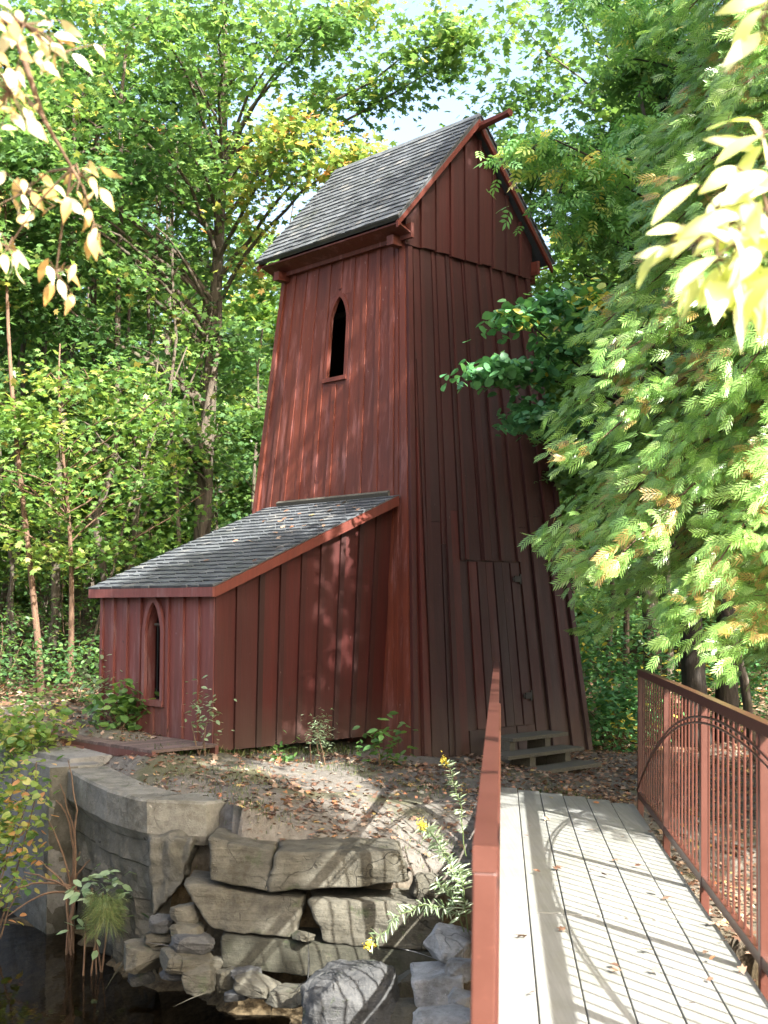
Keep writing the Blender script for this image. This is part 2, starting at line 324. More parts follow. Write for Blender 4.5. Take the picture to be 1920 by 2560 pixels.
tower = empty('wooden_tower', tuple(P(D_ / 2, W_ / 2, ZB)), 'tall tapering red board and batten tower with shingled gable roof and low lean-to', 'tower')
rnd = random.Random(4)
# --- left face with an arched opening: built as columns of boards that stop at the opening
def window_outline(zb, zs, zt, hw, n=7):          # half outline (x, z) of a pointed arch, from sill up to the tip
    pts = [(hw, zb), (hw, zs)]
    for k in range(1, n + 1):
        q = k / n; ang = q * math.pi / 2
        pts.append((hw * (1 - q ** 1.9) if q < 1 else 0, zs + (zt - zs) * math.sin(ang) ** 1.0 * (.55 + .45 * q) / 1.0))
    return pts
def arch_wall(mb, pos, f_lo, f_hi, z0, z1, wf, hw, zb, zs, zt, thick, cut_tint):
    """wall panel between fractions with a pointed-arch hole centred on wf; pos(f, z, out)"""
    out = window_outline(zb, zs, zt, hw)
    L = [(wf - x, z) for x, z in out]; Rr = [(wf + x, z) for x, z in out]
    def quad(a, b, c, d, tint=cut_tint):
        A = [pos(*p, 0) for p in (a, b, c, d)]; B = [pos(*p, -thick) for p in (a, b, c, d)]
        mb.add(A, [(0, 1, 2, 3)], tint); mb.add(B, [(3, 2, 1, 0)], tint)
    # rings: left of hole, right of hole, below, above
    for S, f in ((L, f_lo), (Rr, f_hi)):
        zz = [z for _, z in S]
        for i in range(len(S) - 1): quad(S[i], (f, zz[i]), (f, zz[i + 1]), S[i + 1])
        for i in range(len(S) - 1):
            a, b = S[i], S[i + 1]; mb.add([pos(*a, 0), pos(*b, 0), pos(*b, -thick), pos(*a, -thick)], [(0, 1, 2, 3)], .1)
    quad((f_lo, z0), (f_hi, z0), (f_hi, zb), (f_lo, zb)); quad((f_lo, zt), (f_hi, zt), (f_hi, z1), (f_lo, z1))
    mb.add([pos(wf - hw, zb, 0), pos(wf + hw, zb, 0), pos(wf + hw, zb, -thick), pos(wf - hw, zb, -thick)], [(0, 1, 2, 3)], .1)
def arch_frame(mb, pos, wf, hw, zb, zs, zt, wd, o0, o1, fs, tint):
    """frame boards round the hole; fs = fraction per metre"""
    a = window_outline(zb, zs, zt, hw); b = window_outline(zb - .0, zs, zt + wd * 1.25, hw + wd * fs)
    for sgn in (-1, 1):
        for i in range(len(a) - 1):
            q = [(wf + sgn * a[i][0], a[i][1]), (wf + sgn * b[i][0], b[i][1]), (wf + sgn * b[i + 1][0], b[i + 1][1]), (wf + sgn * a[i + 1][0], a[i + 1][1])]
            mb.hexa([pos(*p, o0) for p in q], [pos(*p, o1) for p in q], tint)
    q = [(wf - hw - wd * fs, zb - wd), (wf + hw + wd * fs, zb - wd), (wf + hw + wd * fs, zb), (wf - hw - wd * fs, zb)]
    mb.hexa([pos(*p, o0) for p in q], [pos(*p, o1 + .012) for p in q], tint + .1)
# measured window on the left face
WF, WHW, WZB, WZS, WZT = .490, .064, 4.345, 5.02, 5.34
def find_on(face, px, py, lo, hi):                # face fraction and height behind a photo pixel
    best = None
    for f in np.linspace(0, 1, 201):
        for z in np.linspace(lo, hi, 121):
            p = face(f, z); d = p - np.array([0, 0, CAM_Z]); fw = d[1] * math.cos(_a) + d[2] * math.sin(_a); up = -d[1] * math.sin(_a) + d[2] * math.cos(_a)
            e = (960 + F * d[0] / fw - px) ** 2 + (1280 - F * up / fw - py) ** 2
            if best is None or e < best[0]: best = (e, f, z)
    return best[1:]
wall = MB()
arch_wall(wall, left_face, 0, 1, ZB, ZT + .25, WF, WHW, WZB, WZS, WZT, .03, .45)
edges = [0, .095, .195, .295, .395, .495, .595, .70, .80, .90, 1.0]
LEFT_EDGES = edges
for i in range(len(edges) - 1):                   # boards, a little out of line with each other
    a_, b_ = edges[i], edges[i + 1]; tn = rnd.uniform(.25, .8)
    segs = [(ZB, ZT + .2)]
    if a_ < WF + WHW and b_ > WF - WHW: segs = [(ZB, WZB - .03), (WZT + .02, ZT + .2)]
    for z0, z1 in segs: strip(wall, left_face, a_ + .004, b_ - .004, a_ + .004, b_ - .004, z0, z1, .001, .003 + rnd.uniform(0, .004), tn)
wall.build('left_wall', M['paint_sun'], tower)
bt = MB()
for i, e in enumerate(edges[1:-1]):
    wv = .0115; segs = [(ZB, ZT + .2)]
    if abs(e - WF) < WHW + .025: segs = [(ZB, WZB - .09), (WZT + .10, ZT + .2)] if abs(e - WF) < .05 else [(ZB, WZB - .09), (WZT + .02, ZT + .2)]
    tn = rnd.uniform(.3, .9)
    for z0, z1 in segs: strip(bt, left_face, e - wv, e + wv, e - wv - .003, e + wv + .003, z0, z1, .002, .017, tn)
strip(bt, left_face, .0, .028, .0, .04, ZB, ZT + .2, .002, .018, .7)       # corner board
strip(bt, left_face, .062, .085, .045, .06, ZB, ZT, .002, .014, .5)       # wedge batten beside it
strip(bt, left_face, .975, 1.004, .97, 1.004, ZB, ZT + .2, .003, .038, .6)
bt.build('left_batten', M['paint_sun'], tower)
fr = MB(); arch_frame(fr, left_face, WF, WHW, WZB, WZS, WZT, .05, .004, .022, 1 / 2.4, .75)
wn = fr.build('window_frame', M['paint_trim'], tower)
# --- right face (gable end) : boards of uneven colour fanning out towards the base, door cut line, hinges
DF0, DF1, DZ0, DZ1 = .34, .655, .24, 2.13
rw = MB(); cs = MB()
corn = [right_face(0, ZB), right_face(1, ZB), right_face(1, ZT), right_face(0, ZT)]
rw.hexa([right_face(0, ZB, -.03), right_face(1, ZB, -.03), right_face(1, ZT, -.03), right_face(0, ZT, -.03)],
        [right_face(0, ZB, 0), right_face(1, ZB, 0), right_face(1, ZT, 0), right_face(0, ZT, 0)], .2)
n = 17; fe = [0]
for i in range(n): fe.append(fe[-1] + rnd.uniform(.75, 1.3))
fe = [f / fe[-1] for f in fe]; zj = 2.55
for i in range(n):
    a_, b_ = fe[i], fe[i + 1]; zc = zj + rnd.choice([0, 0, .35, -.25, .15])
    if DF0 - .03 < (a_ + b_) / 2 < DF1: zc = DZ1 + .0
    t1, t2 = rnd.choice([.15, .3, .45, .5]), rnd.choice([.0, .08, .2, .3, .45, .85])
    pr = .004 + (i % 2) * .014 + rnd.uniform(0, .008); gp = .0022
    if zc != DZ1:
        strip(rw, right_face, a_ + gp, b_ - gp, a_ + gp, b_ - gp, ZB, zc - .004, .001, pr, t2)
    else:
        strip(rw, right_face, a_ + gp, b_ - gp, a_ + gp, b_ - gp, ZB, DZ0 - .01, .001, pr, t2)
    strip(rw, right_face, a_ + gp, b_ - gp, a_ + gp, b_ - gp, zc + .004, ZT - .02, .001, pr + .004, t1)
rw.build('gable_end_wall', M['paint_shaded'], tower)
bt = MB()
for i in range(1, 9):
    e = i / 9 + rnd.uniform(-.008, .008); wv = rnd.uniform(.009, .016)
    z0 = ZB if not (DF0 - .02 < e < DF1 + .02) else DZ1 + .01
    strip(bt, right_face, e - wv, e + wv, e - wv * .9, e + wv * .9, z0, ZT - .02, .018, .045, rnd.choice([.2, .4, .6, .5]))
strip(bt, right_face, 0, .022, 0, .035, ZB, ZT, .003, .040, .6); strip(bt, right_face, .975, 1.002, .97, 1.002, ZB, ZT, .003, .046, .4)
strip(bt, right_face, .05, .085, .04, .043, ZB, 3.6, .02, .05, .95); strip(bt, right_face, .10, .125, .05, .054, ZB, 4.4, .02, .042, .3)
bt.build('gable_end_batten', M['paint_shaded'], tower)
dr = MB()
nb = 6
for i in range(nb):
    a_ = DF0 + (DF1 - DF0) * i / nb; b_ = DF0 + (DF1 - DF0) * (i + 1) / nb
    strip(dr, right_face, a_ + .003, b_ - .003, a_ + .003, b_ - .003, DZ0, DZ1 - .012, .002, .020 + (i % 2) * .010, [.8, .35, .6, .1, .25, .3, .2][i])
door = dr.build('door', M['paint_shaded'], tower)
for hz in (.57, 1.93):
    h = MB(); c = right_face(DF1 - .02, hz, .052)
    h.box(c, .055 * Vv, .006 * U, .035 * ZZ); h.box(c + .05 * Vv, .012 * Vv, .008 * U, .06 * ZZ); h.box(c - .06 * Vv + .004 * U, .02 * Vv, .005 * U, .02 * ZZ)
    h.build('hinge', M['iron'], door)
# --- two hidden faces
bk = MB()
def q4(a, b, c, d, t=.4): bk.hexa([a, b, c, d], [p + np.array([0, 0, 0]) + .03 * nrm(np.cross(b - a, d - a)) for p in (a, b, c, d)], t)
k0 = lambda a, b: P(a, b, ZB)
q4(P(D_, 0, ZB), P(D_, W_, ZB), P(D_ - SU, W_ - SV, ZT), P(D_ - SU, SV, ZT))
q4(P(0, W_, ZB), P(SU, W_ - SV, ZT), P(D_ - SU, W_ - SV, ZT), P(D_, W_, ZB))
bk.build('back_wall', M['paint_shaded'], tower)
# --- gables, with their boards lapping over the wall below
g0 = SU - .045
for side, aa in (('front', g0), ('back', D_ - g0)):
    gb = MB(); sg = -1 if side == 'front' else 1; zlo = ZT - .05
    half = (W_ - 2 * SV) / 2 + .05; slope = (ZR - ZE) / ((W_ - 2 * SV) / 2 + OE)
    def ztop(b): return ZR - .10 - slope * abs(b - W_ / 2)
    n = 9; ed = [W_ / 2 - half + 2 * half * i / n for i in range(n + 1)]
    for i in range(n):
        b0_, b1_ = ed[i], ed[i + 1]; tn = rnd.choice([.3, .45, .5, .6]); zl = zlo + rnd.uniform(-.02, .015)
        mids = [b0_] + ([W_ / 2] if b0_ < W_ / 2 < b1_ else []) + [b1_]
        for m0, m1 in zip(mids[:-1], mids[1:]):
            A = [P(aa, m0, zl), P(aa, m1, zl), P(aa, m1, ztop(m1)), P(aa, m0, ztop(m0))]
            gb.hexa(A, [p + sg * (.012 + .006 * (i % 2)) * U for p in A], tn)
    for i in range(1, n):
        b_ = ed[i]; A = [P(aa, b_ - .022, zlo - .015), P(aa, b_ + .022, zlo - .015), P(aa, b_ + .022, ztop(b_) - .02), P(aa, b_ - .022, ztop(b_) - .02)]
        gb.hexa([p + sg * .006 * U for p in A], [p + sg * .045 * U for p in A], rnd.choice([.4, .55, .65]))
    o = gb.build('gable', M['paint_shaded'], tower)
# --- roof: shingled slopes, bargeboards, fascia, soffit, brackets, beam
def shingles(mb, p0, du, dv, nrmv, length, run, course, seed, ragged=.008, thick=.014):
    """courses climb along dv, shingles run along du; p0 is the eave corner"""
    rr = random.Random(seed); nC = int(round(run / course)); course = run / nC
    for c in range(nC):
        x = 0
        while x < length:
            wd = min(rr.uniform(.07, .17), length - x)
            if length - x - wd < .04: wd = length - x
            lo = c * course + rr.uniform(-ragged, ragged) ; hi = min((c + 1) * course + .05, run)
            tl = thick * rr.uniform(.9, 1.3) + .010; th_ = .004
            A = [p0 + x * du + lo * dv, p0 + (x + wd - .004) * du + lo * dv, p0 + (x + wd - .004) * du + hi * dv, p0 + x * du + hi * dv]
            B = [A[0] + tl * nrmv, A[1] + tl * nrmv, A[2] + th_ * nrmv, A[3] + th_ * nrmv]
            mb.hexa(A, B, min(1, max(0, rr.gauss(.5, .24)))); x += wd
half = (W_ - 2 * SV) / 2 + OE; aF, aB = SU - OG, D_ - SU + OG; rlen = aB - aF
roof = MB(); sl = math.hypot(half, ZR - ZE)
for s_ in (-1, 1):
    eb = W_ / 2 + s_ * half; dv = (P(0, W_ / 2, ZR) - P(0, eb, ZE)) / sl; nv = nrm(np.cross(U, dv)); nv = nv if nv[2] > 0 else -nv
    c0 = [P(aF, eb, ZE), P(aB, eb, ZE), P(aB, W_ / 2, ZR), P(aF, W_ / 2, ZR)]
    roof.hexa([p - .045 * nv for p in c0], [p - .002 * nv for p in c0], .3)
    shingles(roof, P(aF - .02, eb, ZE) - .015 * dv, U, dv, nv, rlen + .04, sl, .103, 3 + s_, thick=.013)
ra = MB()
roof_o = roof.build('roof', M['shingle'], tower)
for x in np.arange(0, rlen, .14):
    for s_ in (-1, 1):
        dvv = nrm(s_ * half * Vv - (ZR - ZE) * ZZ); c = P(aF + x + .07, W_ / 2, ZR + .016 + .004 * s_) + .06 * dvv
        ra.box(c, .067 * U, .06 * dvv, .006 * nrm(np.cross(U, dvv)), rnd.uniform(.2, .8))
ra.build('ridge_cap', M['shingle'], roof_o)
for s_ in (-1, 1):
    for aa in (aF, aB):
        bb = MB(); eb = W_ / 2 + s_ * half; dv = (P(0, W_ / 2, ZR) - P(0, eb, ZE)) / sl; sg = -1 if aa == aF else 1
        A = [P(aa, eb, ZE) - .055 * ZZ, P(aa, W_ / 2, ZR) - .055 * ZZ, P(aa, W_ / 2, ZR) - .145 * ZZ, P(aa, eb, ZE) - .125 * ZZ]
        A = [p - .0 * dv for p in A]
        bb.hexa([p - sg * .03 * U for p in A], [p + sg * .004 * U for p in A], .5); bb.build('bargeboard', M['paint_trim'], tower)
    so_ = MB(); eb = W_ / 2 + s_ * half; wb = W_ / 2 + s_ * ((W_ - 2 * SV) / 2 + .02)
    A = [P(aF + .03, eb - s_ * .04, ZE - .07), P(aB - .03, eb - s_ * .04, ZE - .07), P(aB - .03, wb, ZE - .16), P(aF + .03, wb, ZE - .16)]
    so_.hexa(A, [p + .02 * ZZ for p in A], .3)
    A = [P(aF + .02, wb + s_ * .05, ZE - .19), P(aB - .02, wb + s_ * .05, ZE - .19), P(aB - .02, wb + s_ * .05, ZE - .02), P(aF + .02, wb + s_ * .05, ZE - .02)]
    so_.hexa(A, [p - s_ * .04 * Vv for p in A], .4); so_.build('soffit', M['paint_sun'], tower)
    for aa in (SU + .06, D_ - SU - .06):
        br = MB(); c = P(aa, wb + s_ * .07, ZE - .20); br.box(c, .05 * U, .10 * Vv, .055 * ZZ, .4); br.build('bracket', M['paint_sun'], tower)
bm = MB(); c = P(aF - .12, W_ / 2 + .0, ZR - .14)
bm.tube([P(SU + .3, W_ / 2, ZR - .2), P(aF - .10, W_ / 2 + .02, ZR - .13), P(aF - .36, W_ / 2 + .03, ZR - .11), P(aF - .46, W_ / 2 + .03, ZR - .10)], [.05, .048, .042, .05], 7, .5)
bm.build('hoist_beam', M['paint_trim'], tower)
# inner walls so the openings look into a dark loft
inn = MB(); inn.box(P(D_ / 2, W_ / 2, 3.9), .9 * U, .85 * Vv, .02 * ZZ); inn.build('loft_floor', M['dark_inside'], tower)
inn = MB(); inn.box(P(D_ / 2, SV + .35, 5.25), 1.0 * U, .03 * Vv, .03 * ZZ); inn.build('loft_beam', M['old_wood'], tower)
# --- post blocks under the floor
for a_, b_ in ((.1, W_ - .1), (.08, .1)):
    pb = MB(); c = P(a_, b_, -.28); pb.box(c, .07 * U, .07 * Vv, .16 * ZZ); pb.build('footing', M['old_wood'], tower)
# --- lean-to : wall_left along U at b = -LL, right side wall along V at a = LA
LA, LWD, LL, LZB, LZT, LO, LZR = .504, 2.103, 2.176, .215, 1.80, .10, 2.84
slo = (LZR - LZT) / (LL + LO + SV * kz(LZR))
def roofz(b): return LZT + slo * (b + LL + LO)
def lf(f, z, out=0): return P(LA + f * LWD, -LL - out, z)
def ls(f, z, out=0):                               # near side wall, f 0 = outer corner, 1 = tower
    b1 = SV * kz(z); return P(LA - out, -LL + f * (b1 + LL), z)
LWF, LWH, LWB, LWS, LWT = .496, .068, .65, 1.33, 1.65
lw_ = MB(); arch_wall(lw_, lf, 0, 1, LZB, roofz(-LL) - .05, LWF, LWH, LWB, LWS, LWT, .09, .3)
le = [0, .125, .245, .36, .475, .60, .735, .865, 1.0]; LE_REV = [0, .125, .25, .375, .5, .625, .75, .875, 1]
for a_, b_ in zip(LE_REV[:-1], LE_REV[1:]):
    tn = rnd.uniform(.2, .9); segs = [(LZB, roofz(-LL) - .08)]
    if a_ < LWF + LWH and b_ > LWF - LWH: segs = [(LZB, LWB - .03)]
    for z0, z1 in segs: strip(lw_, lf, a_ + .004, b_ - .004, a_ + .004, b_ - .004, z0, z1, .001, .007 + rnd.uniform(0, .005), tn)
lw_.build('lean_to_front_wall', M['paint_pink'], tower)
bt = MB()
for e in LE_REV[1:-1]:
    segs = [(LZB, roofz(-LL) - .08)]
    if abs(e - LWF) < LWH + .03: segs = [(LZB, LWB - .07)]
    for z0, z1 in segs: strip(bt, lf, e - .0115, e + .0115, e - .0115, e + .0115, z0, z1, .003, .036, rnd.uniform(.2, .8))
strip(bt, lf, -.012, .03, -.012, .03, LZB - .01, roofz(-LL) - .08, .003, .036, .5); strip(bt, lf, .975, 1.0, .975, 1.0, LZB, roofz(-LL) - .08, .003, .036, .5)
bt.build('lean_to_front_batten', M['paint_pink'], tower)
fr = MB(); arch_frame(fr, lf, LWF, LWH, LWB, LWS, LWT, .06, .008, .042, 1 / LWD, .6)
lwin = fr.build('lean_to_window_frame', M['paint_pink'], tower)
for k in (-.5, 0, .5):
    b_ = MB(); b_.tube([lf(LWF + k * LWH, LWB, -.07), lf(LWF + k * LWH, LWT - .12 - abs(k) * .18, -.07)], .006, 6); b_.build('window_bar', M['iron'], lwin)
b_ = MB(); b_.box(lf(LWF, 1.42, -.068), .085 * U * 2.0, .005 * Vv, .011 * ZZ); b_.build('window_bar', M['old_wood'], lwin)
sw = MB()
def side_z1(f): return roofz(-LL + f * (LL + SV * kz(2.7))) - .07
ns = 9; se = [0, .115, .235, .35, .465, .575, .69, .80, .90, 1.0]
for i in range(ns):
    a_, b_ = se[i], se[i + 1]; tn = rnd.uniform(.35, .9) if i % 2 else rnd.uniform(.5, .8)
    A = [ls(a_ + .003, LZB, 0), ls(b_ - .003, LZB, 0), ls(b_ - .003, side_z1(b_), 0), ls(a_ + .003, side_z1(a_), 0)]
    sw.hexa([p + .02 * U for p in A], [p - (.004 + .004 * (i % 2)) * U for p in A], tn)
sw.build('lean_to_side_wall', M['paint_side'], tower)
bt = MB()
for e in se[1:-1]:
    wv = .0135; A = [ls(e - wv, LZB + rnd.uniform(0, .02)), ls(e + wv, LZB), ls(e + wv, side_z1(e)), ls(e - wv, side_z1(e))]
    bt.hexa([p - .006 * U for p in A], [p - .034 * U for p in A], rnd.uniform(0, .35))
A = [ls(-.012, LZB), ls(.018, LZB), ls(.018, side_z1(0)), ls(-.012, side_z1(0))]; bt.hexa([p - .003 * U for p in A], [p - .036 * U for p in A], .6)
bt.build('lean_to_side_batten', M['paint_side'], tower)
fs = MB()                                          # far side wall
A = [P(LA + LWD, -LL, LZB), P(LA + LWD, .3, LZB), P(LA + LWD, .3, roofz(.3) - .07), P(LA + LWD, -LL, roofz(-LL) - .07)]
fs.hexa(A, [p - .03 * U for p in A], .4); fs.build('lean_to_far_wall', M['paint_side'], tower)
lr = MB(); b1 = SV * kz(LZR) - .01; run = math.hypot(b1 + LL + LO, LZR - LZT)
dv = nrm(P(0, b1, LZR) - P(0, -LL - LO, LZT)); nv = nrm(np.cross(U, dv)); nv = nv if nv[2] > 0 else -nv
def lrp(a_, r_): return P(a_, -LL - LO, LZT) + r_ * dv
c0 = [lrp(LA - LO, 0), lrp(LA + LWD + LO, 0), lrp(LA + LWD + LO, run), lrp(LA - LO, run)]
lr.hexa([p - .03 * nv for p in c0], [p - .001 * nv for p in c0], .3)
shingles(lr, lrp(LA - LO - .015, -.015), U, dv, nv, LWD + 2 * LO + .03, run, .118, 21, .012, .013)
lro = lr.build('lean_to_roof', M['shingle'], tower)
fl = MB(); A = lrp(LA + .05, run - .01) + .02 * nv; fl.box(A + 1.0 * U, 1.0 * U, .02 * dv + .005 * nv, .035 * nv, .9); fl.build('flashing_board', M['old_wood'], lro)
ff = MB(); z0 = LZT - .10
A = [P(LA - LO - .022, -LL - LO, z0), P(LA + LWD + LO, -LL - LO, z0), P(LA + LWD + LO, -LL - LO, LZT - .008), P(LA - LO - .022, -LL - LO, LZT - .008)]
ff.hexa(A, [p - .024 * Vv for p in A], .8); ff.build('lean_to_fascia', M['paint_pink'], tower)
for aa in (LA - LO, LA + LWD + LO):
    ff = MB(); A = [P(aa, -LL - LO, LZT - .11), P(aa, b1 - .03, LZR - .12), P(aa, b1 - .03, LZR - .012), P(aa, -LL - LO, LZT - .010)]
    sg = -1 if aa < 1 else 1; ff.hexa(A, [p + sg * .022 * U for p in A], .5); ff.build('lean_to_bargeboard', M['paint_trim'], tower)

# ------------------------------------------------------------------ steps
stp = empty('wooden_steps', tuple(P(-.7, 1.2, -.2)), 'three grey weathered wooden steps leading up to the door of the red tower', 'steps')
for k, (c0_, c1_, z, bm_, bh_) in enumerate([(.80, 1.12, -.085, 1.17, .63), (.52, .84, .055, 1.22, .64), (.24, .56, .19, 1.46, .48)]):
    t_ = MB(); t_.box(P(-(c0_ + c1_) / 2, bm_, z - .02), .16 * U, bh_ * Vv, .02 * ZZ, .5); t_.build('tread', M['old_wood'], stp, bevel=.004)
for b_ in (1.02, 1.62):
    t_ = MB()
    for c0_, c1_, z in [(.82, 1.04, -.085), (.54, .80, .055), (.26, .52, .19)]:
        t_.box(P(-(c0_ + c1_) / 2, b_, (z - .042 - .34) / 2), (c1_ - c0_) / 2 * U, .045 * Vv, (z - .042 + .34) / 2 * ZZ, .5)
    t_.build('support', M['old_wood'], stp)

# ------------------------------------------------------------------ footbridge
BA = R(5.45); Bs = np.array([math.sin(BA), math.cos(BA), 0]); Br = np.array([math.cos(BA), -math.sin(BA), 0])
CANT = .020
def Q(s, t, z): return s * Bs + (t + CANT * z) * Br + (z - CANT * t) * ZZ
bridge = empty('footbridge', tuple(Q(6.4, .5, -.05)), 'narrow plank footbridge with brick red steel railings leading to the red tower', 'footbridge')
pe = [-.055, .138, .329, .52, .71, .90, 1.09]
for i in range(6):
    for j_, (s0, s1) in enumerate(((2.3, 6.62 - .02 * i), (6.63 - .02 * i, 11.05 - .13 * i))):
        m_ = MB(); a_, b_ = pe[i] + .003, pe[i + 1] - .003; dz = rnd.uniform(-.003, .003)
        m_.hexa([Q(s0, a_, -.04), Q(s0, b_, -.04), Q(s1 - .02, b_, -.04), Q(s1, a_, -.04)], [Q(s0, a_, dz), Q(s0, b_, dz), Q(s1 - .02, b_, dz), Q(s1, a_, dz)], rnd.uniform(0, 1))
        m_.build('deck_plank', M['deck'], bridge, bevel=.004)
for t_ in (.1, .92):
    m_ = MB(); m_.hexa([Q(2.3, t_ - .07, -.30), Q(2.3, t_ + .07, -.30), Q(10.6, t_ + .07, -.30), Q(10.6, t_ - .07, -.30)], [Q(2.3, t_ - .07, -.045), Q(2.3, t_ + .07, -.045), Q(10.6, t_ + .07, -.045), Q(10.6, t_ - .07, -.045)], .8)
    m_.build('girder', M['rail'], bridge)
def railing(t0, s0, s1, side):
    hw = .0255; ztop = 1.10
    tr = MB(); cam_ = lambda s: .012 * (1 - ((s - (s0 + s1) / 2) / ((s1 - s0) / 2)) ** 2)
    S = np.linspace(s0 - .027, s1 + .027, 12)
    for a_, b_ in zip(S[:-1], S[1:]):
        tr.hexa([Q(a_, t0 - hw, ztop - .055 + cam_(a_)), Q(a_, t0 + hw, ztop - .055 + cam_(a_)), Q(b_, t0 + hw, ztop - .055 + cam_(b_)), Q(b_, t0 - hw, ztop - .055 + cam_(b_))],
                [Q(a_, t0 - hw, ztop + cam_(a_)), Q(a_, t0 + hw, ztop + cam_(a_)), Q(b_, t0 + hw, ztop + cam_(b_)), Q(b_, t0 - hw, ztop + cam_(b_))])
    rl = tr.build('railing', M['rail'], bridge)
    tag(rl, 'left hand railing seen end on' if side < 0 else 'right hand railing with tall thin bars and an arched double rod')
    br = MB(); br.hexa([Q(s0, t0 - .02, .03), Q(s0, t0 + .02, .03), Q(s1, t0 + .02, .03), Q(s1, t0 - .02, .03)], [Q(s0, t0 - .02, .085), Q(s0, t0 + .02, .085), Q(s1, t0 + .02, .085), Q(s1, t0 - .02, .085)])
    br.build('bottom_rail', M['rail'], rl, bevel=.003)
    ps = np.linspace(s0, s1, 6)
    for s in ps:
        p_ = MB(); h = .0245 if s > s0 + .01 else .0252
        p_.hexa([Q(s - h, t0 - h, -.26), Q(s + h, t0 - h, -.26), Q(s + h, t0 + h, -.26), Q(s - h, t0 + h, -.26)],
                [Q(s - h, t0 - h, ztop - .056 + cam_(s)), Q(s + h, t0 - h, ztop - .056 + cam_(s)), Q(s + h, t0 + h, ztop - .056 + cam_(s)), Q(s - h, t0 + h, ztop - .056 + cam_(s))])
        p_.build('post', M['rail'], rl, bevel=.004)
    nb_ = 10
    for a_, b_ in zip(ps[:-1], ps[1:]):
        for k in range(1, nb_ + 1):
            s = a_ + (b_ - a_) * k / (nb_ + 1); m_ = MB(); m_.tube([Q(s, t0, .08), Q(s, t0, ztop - .05)], .0068, 6); m_.build('baluster', M['rail'], rl)
    mid = (s0 + s1) / 2; hl = (s1 - s0) / 2; ar = MB()
    for dz, dt in ((0, 0), (-.035, 0)):
        ar.tube([Q(s, t0 - side * .028, .09 + (.93 + dz) * (1 - abs((s - mid) / hl) ** 2.1)) for s in np.linspace(s0, s1, 41)], .0075, 6)
    ar.build('arched_rod', M['rail'], rl)
railing(-.058, 2.63, 11.2, -1)
railing(1.155, 2.45, 10.50, 1)

# ------------------------------------------------------------------ leaf and branch machinery
def tmpl(kind):
    if kind == 'maple':
        o = [(0, 0), (.10, .46), (.30, .24), (.66, .50), (.60, .17), (1, 0), (.60, -.17), (.66, -.50), (.30, -.24), (.10, -.46)]
        return np.array([(x, y, -.18 * abs(y) - .08 * x * x) for x, y in o]), [list(range(10))]
    if kind == 'oval':
        o = [(0, 0), (.25, .22), (.6, .24), (1, 0), (.6, -.24), (.25, -.22)]
        return np.array([(x, y, .12 * abs(y) - .15 * x * x) for x, y in o]), [[0, 1, 2, 3], [0, 3, 4, 5]]
    if kind == 'big':
        xs_ = [0, .1, .22, .38, .55, .72, .87, 1]; w_ = [.015, .1, .17, .2, .185, .13, .055, 0]
        V_ = [(x, s_ * w * (1 + .05 * math.sin(k * 2.3)), .22 * abs(w) - .28 * x * x + .03 * s_ * math.sin(x * 6)) for s_ in (1, 0, -1) for k, (x, w) in enumerate(zip(xs_, w_))]
        return np.array(V_), [[r * 8 + k, r * 8 + k + 1, r * 8 + k + 9, r * 8 + k + 8] for r in (0, 1) for k in range(7)]
    if kind == 'round':
        o = [(0, 0), (.08, .3), (.4, .42), (.75, .3), (1.0, 0), (.75, -.3), (.4, -.42), (.08, -.3)]
        return np.array([(x, y, .1 * abs(y) - .2 * x * x) for x, y in o]), [[0, 1, 2, 3, 4], [0, 4, 5, 6, 7]]
    if kind == 'quad':
        return np.array([(0, 0, 0), (.45, .4, -.05), (1, 0, -.1), (.5, -.38, -.05)]), [[0, 1, 2, 3]]
    if kind == 'narrow':
        return np.array([(0, 0, 0), (.3, .075, .04), (.7, .06, 0), (1, 0, -.12), (.7, -.06, 0), (.3, -.075, .04)]), [[0, 1, 2, 3], [0, 3, 4, 5]]
    if kind == 'blade':
        return np.array([(0, -.03, 0), (0, .03, 0), (.55, .02, .05), (1, 0, -.15), (.55, -.02, .05)]), [[0, 1, 2, 3, 4]]
    if kind == 'thin':
        return np.array([(0, -.011, 0), (0, .011, 0), (.4, .01, .03), (.75, .007, -.1), (1, 0, -.4), (.75, -.007, -.1), (.4, -.01, .03)]), [[0, 1, 2, 6], [6, 2, 3, 5], [5, 3, 4]]
    if kind == 'ash':                                # compound leaf
        V_, F_ = [], []
        def leaflet(x, y, ang, L):
            b = len(V_); c, s = math.cos(ang), math.sin(ang)
            for u_, v_ in [(0, 0), (.3, .17), (.65, .17), (1, 0), (.65, -.17), (.3, -.17)]:
                X_ = x + L * (u_ * c - v_ * s); Y_ = y + L * (u_ * s + v_ * c); V_.append((X_, Y_, -.25 * X_ * X_ - .5 * abs(Y_) * abs(Y_) + .05 * abs(v_)))
            F_.append([b, b + 1, b + 2, b + 3]); F_.append([b, b + 3, b + 4, b + 5])
        for x in (.2, .42, .64):
            for s in (-1, 1): leaflet(x, 0, s * 1.0, .36)
        leaflet(.72, 0, 0, .36); return np.array(V_), F_
    if kind == 'frond':                              # flat cedar spray
        V_, F_ = [], []
        def lf_(x, y, ang, L, wd):
            b = len(V_); c, s = math.cos(ang), math.sin(ang)
            for u_, v_ in [(0, 0), (.45, wd), (1, 0), (.45, -wd)]:
                X_ = x + L * (u_ * c) - v_ * s; Y_ = y + L * u_ * s + v_ * c; V_.append((X_, Y_, -.35 * X_ * X_ - .35 * Y_ * Y_))
            F_.append([b, b + 1, b + 2, b + 3])
        lf_(0, 0, 0, 1, .03)
        for k in range(5):
            x = .05 + .17 * k; L = .50 * math.sin(math.pi * (.30 + .55 * k / 5)) ** .8
            for s in (-1, 1): lf_(x, 0, s * .7, L, .045)
        return np.array(V_), F_
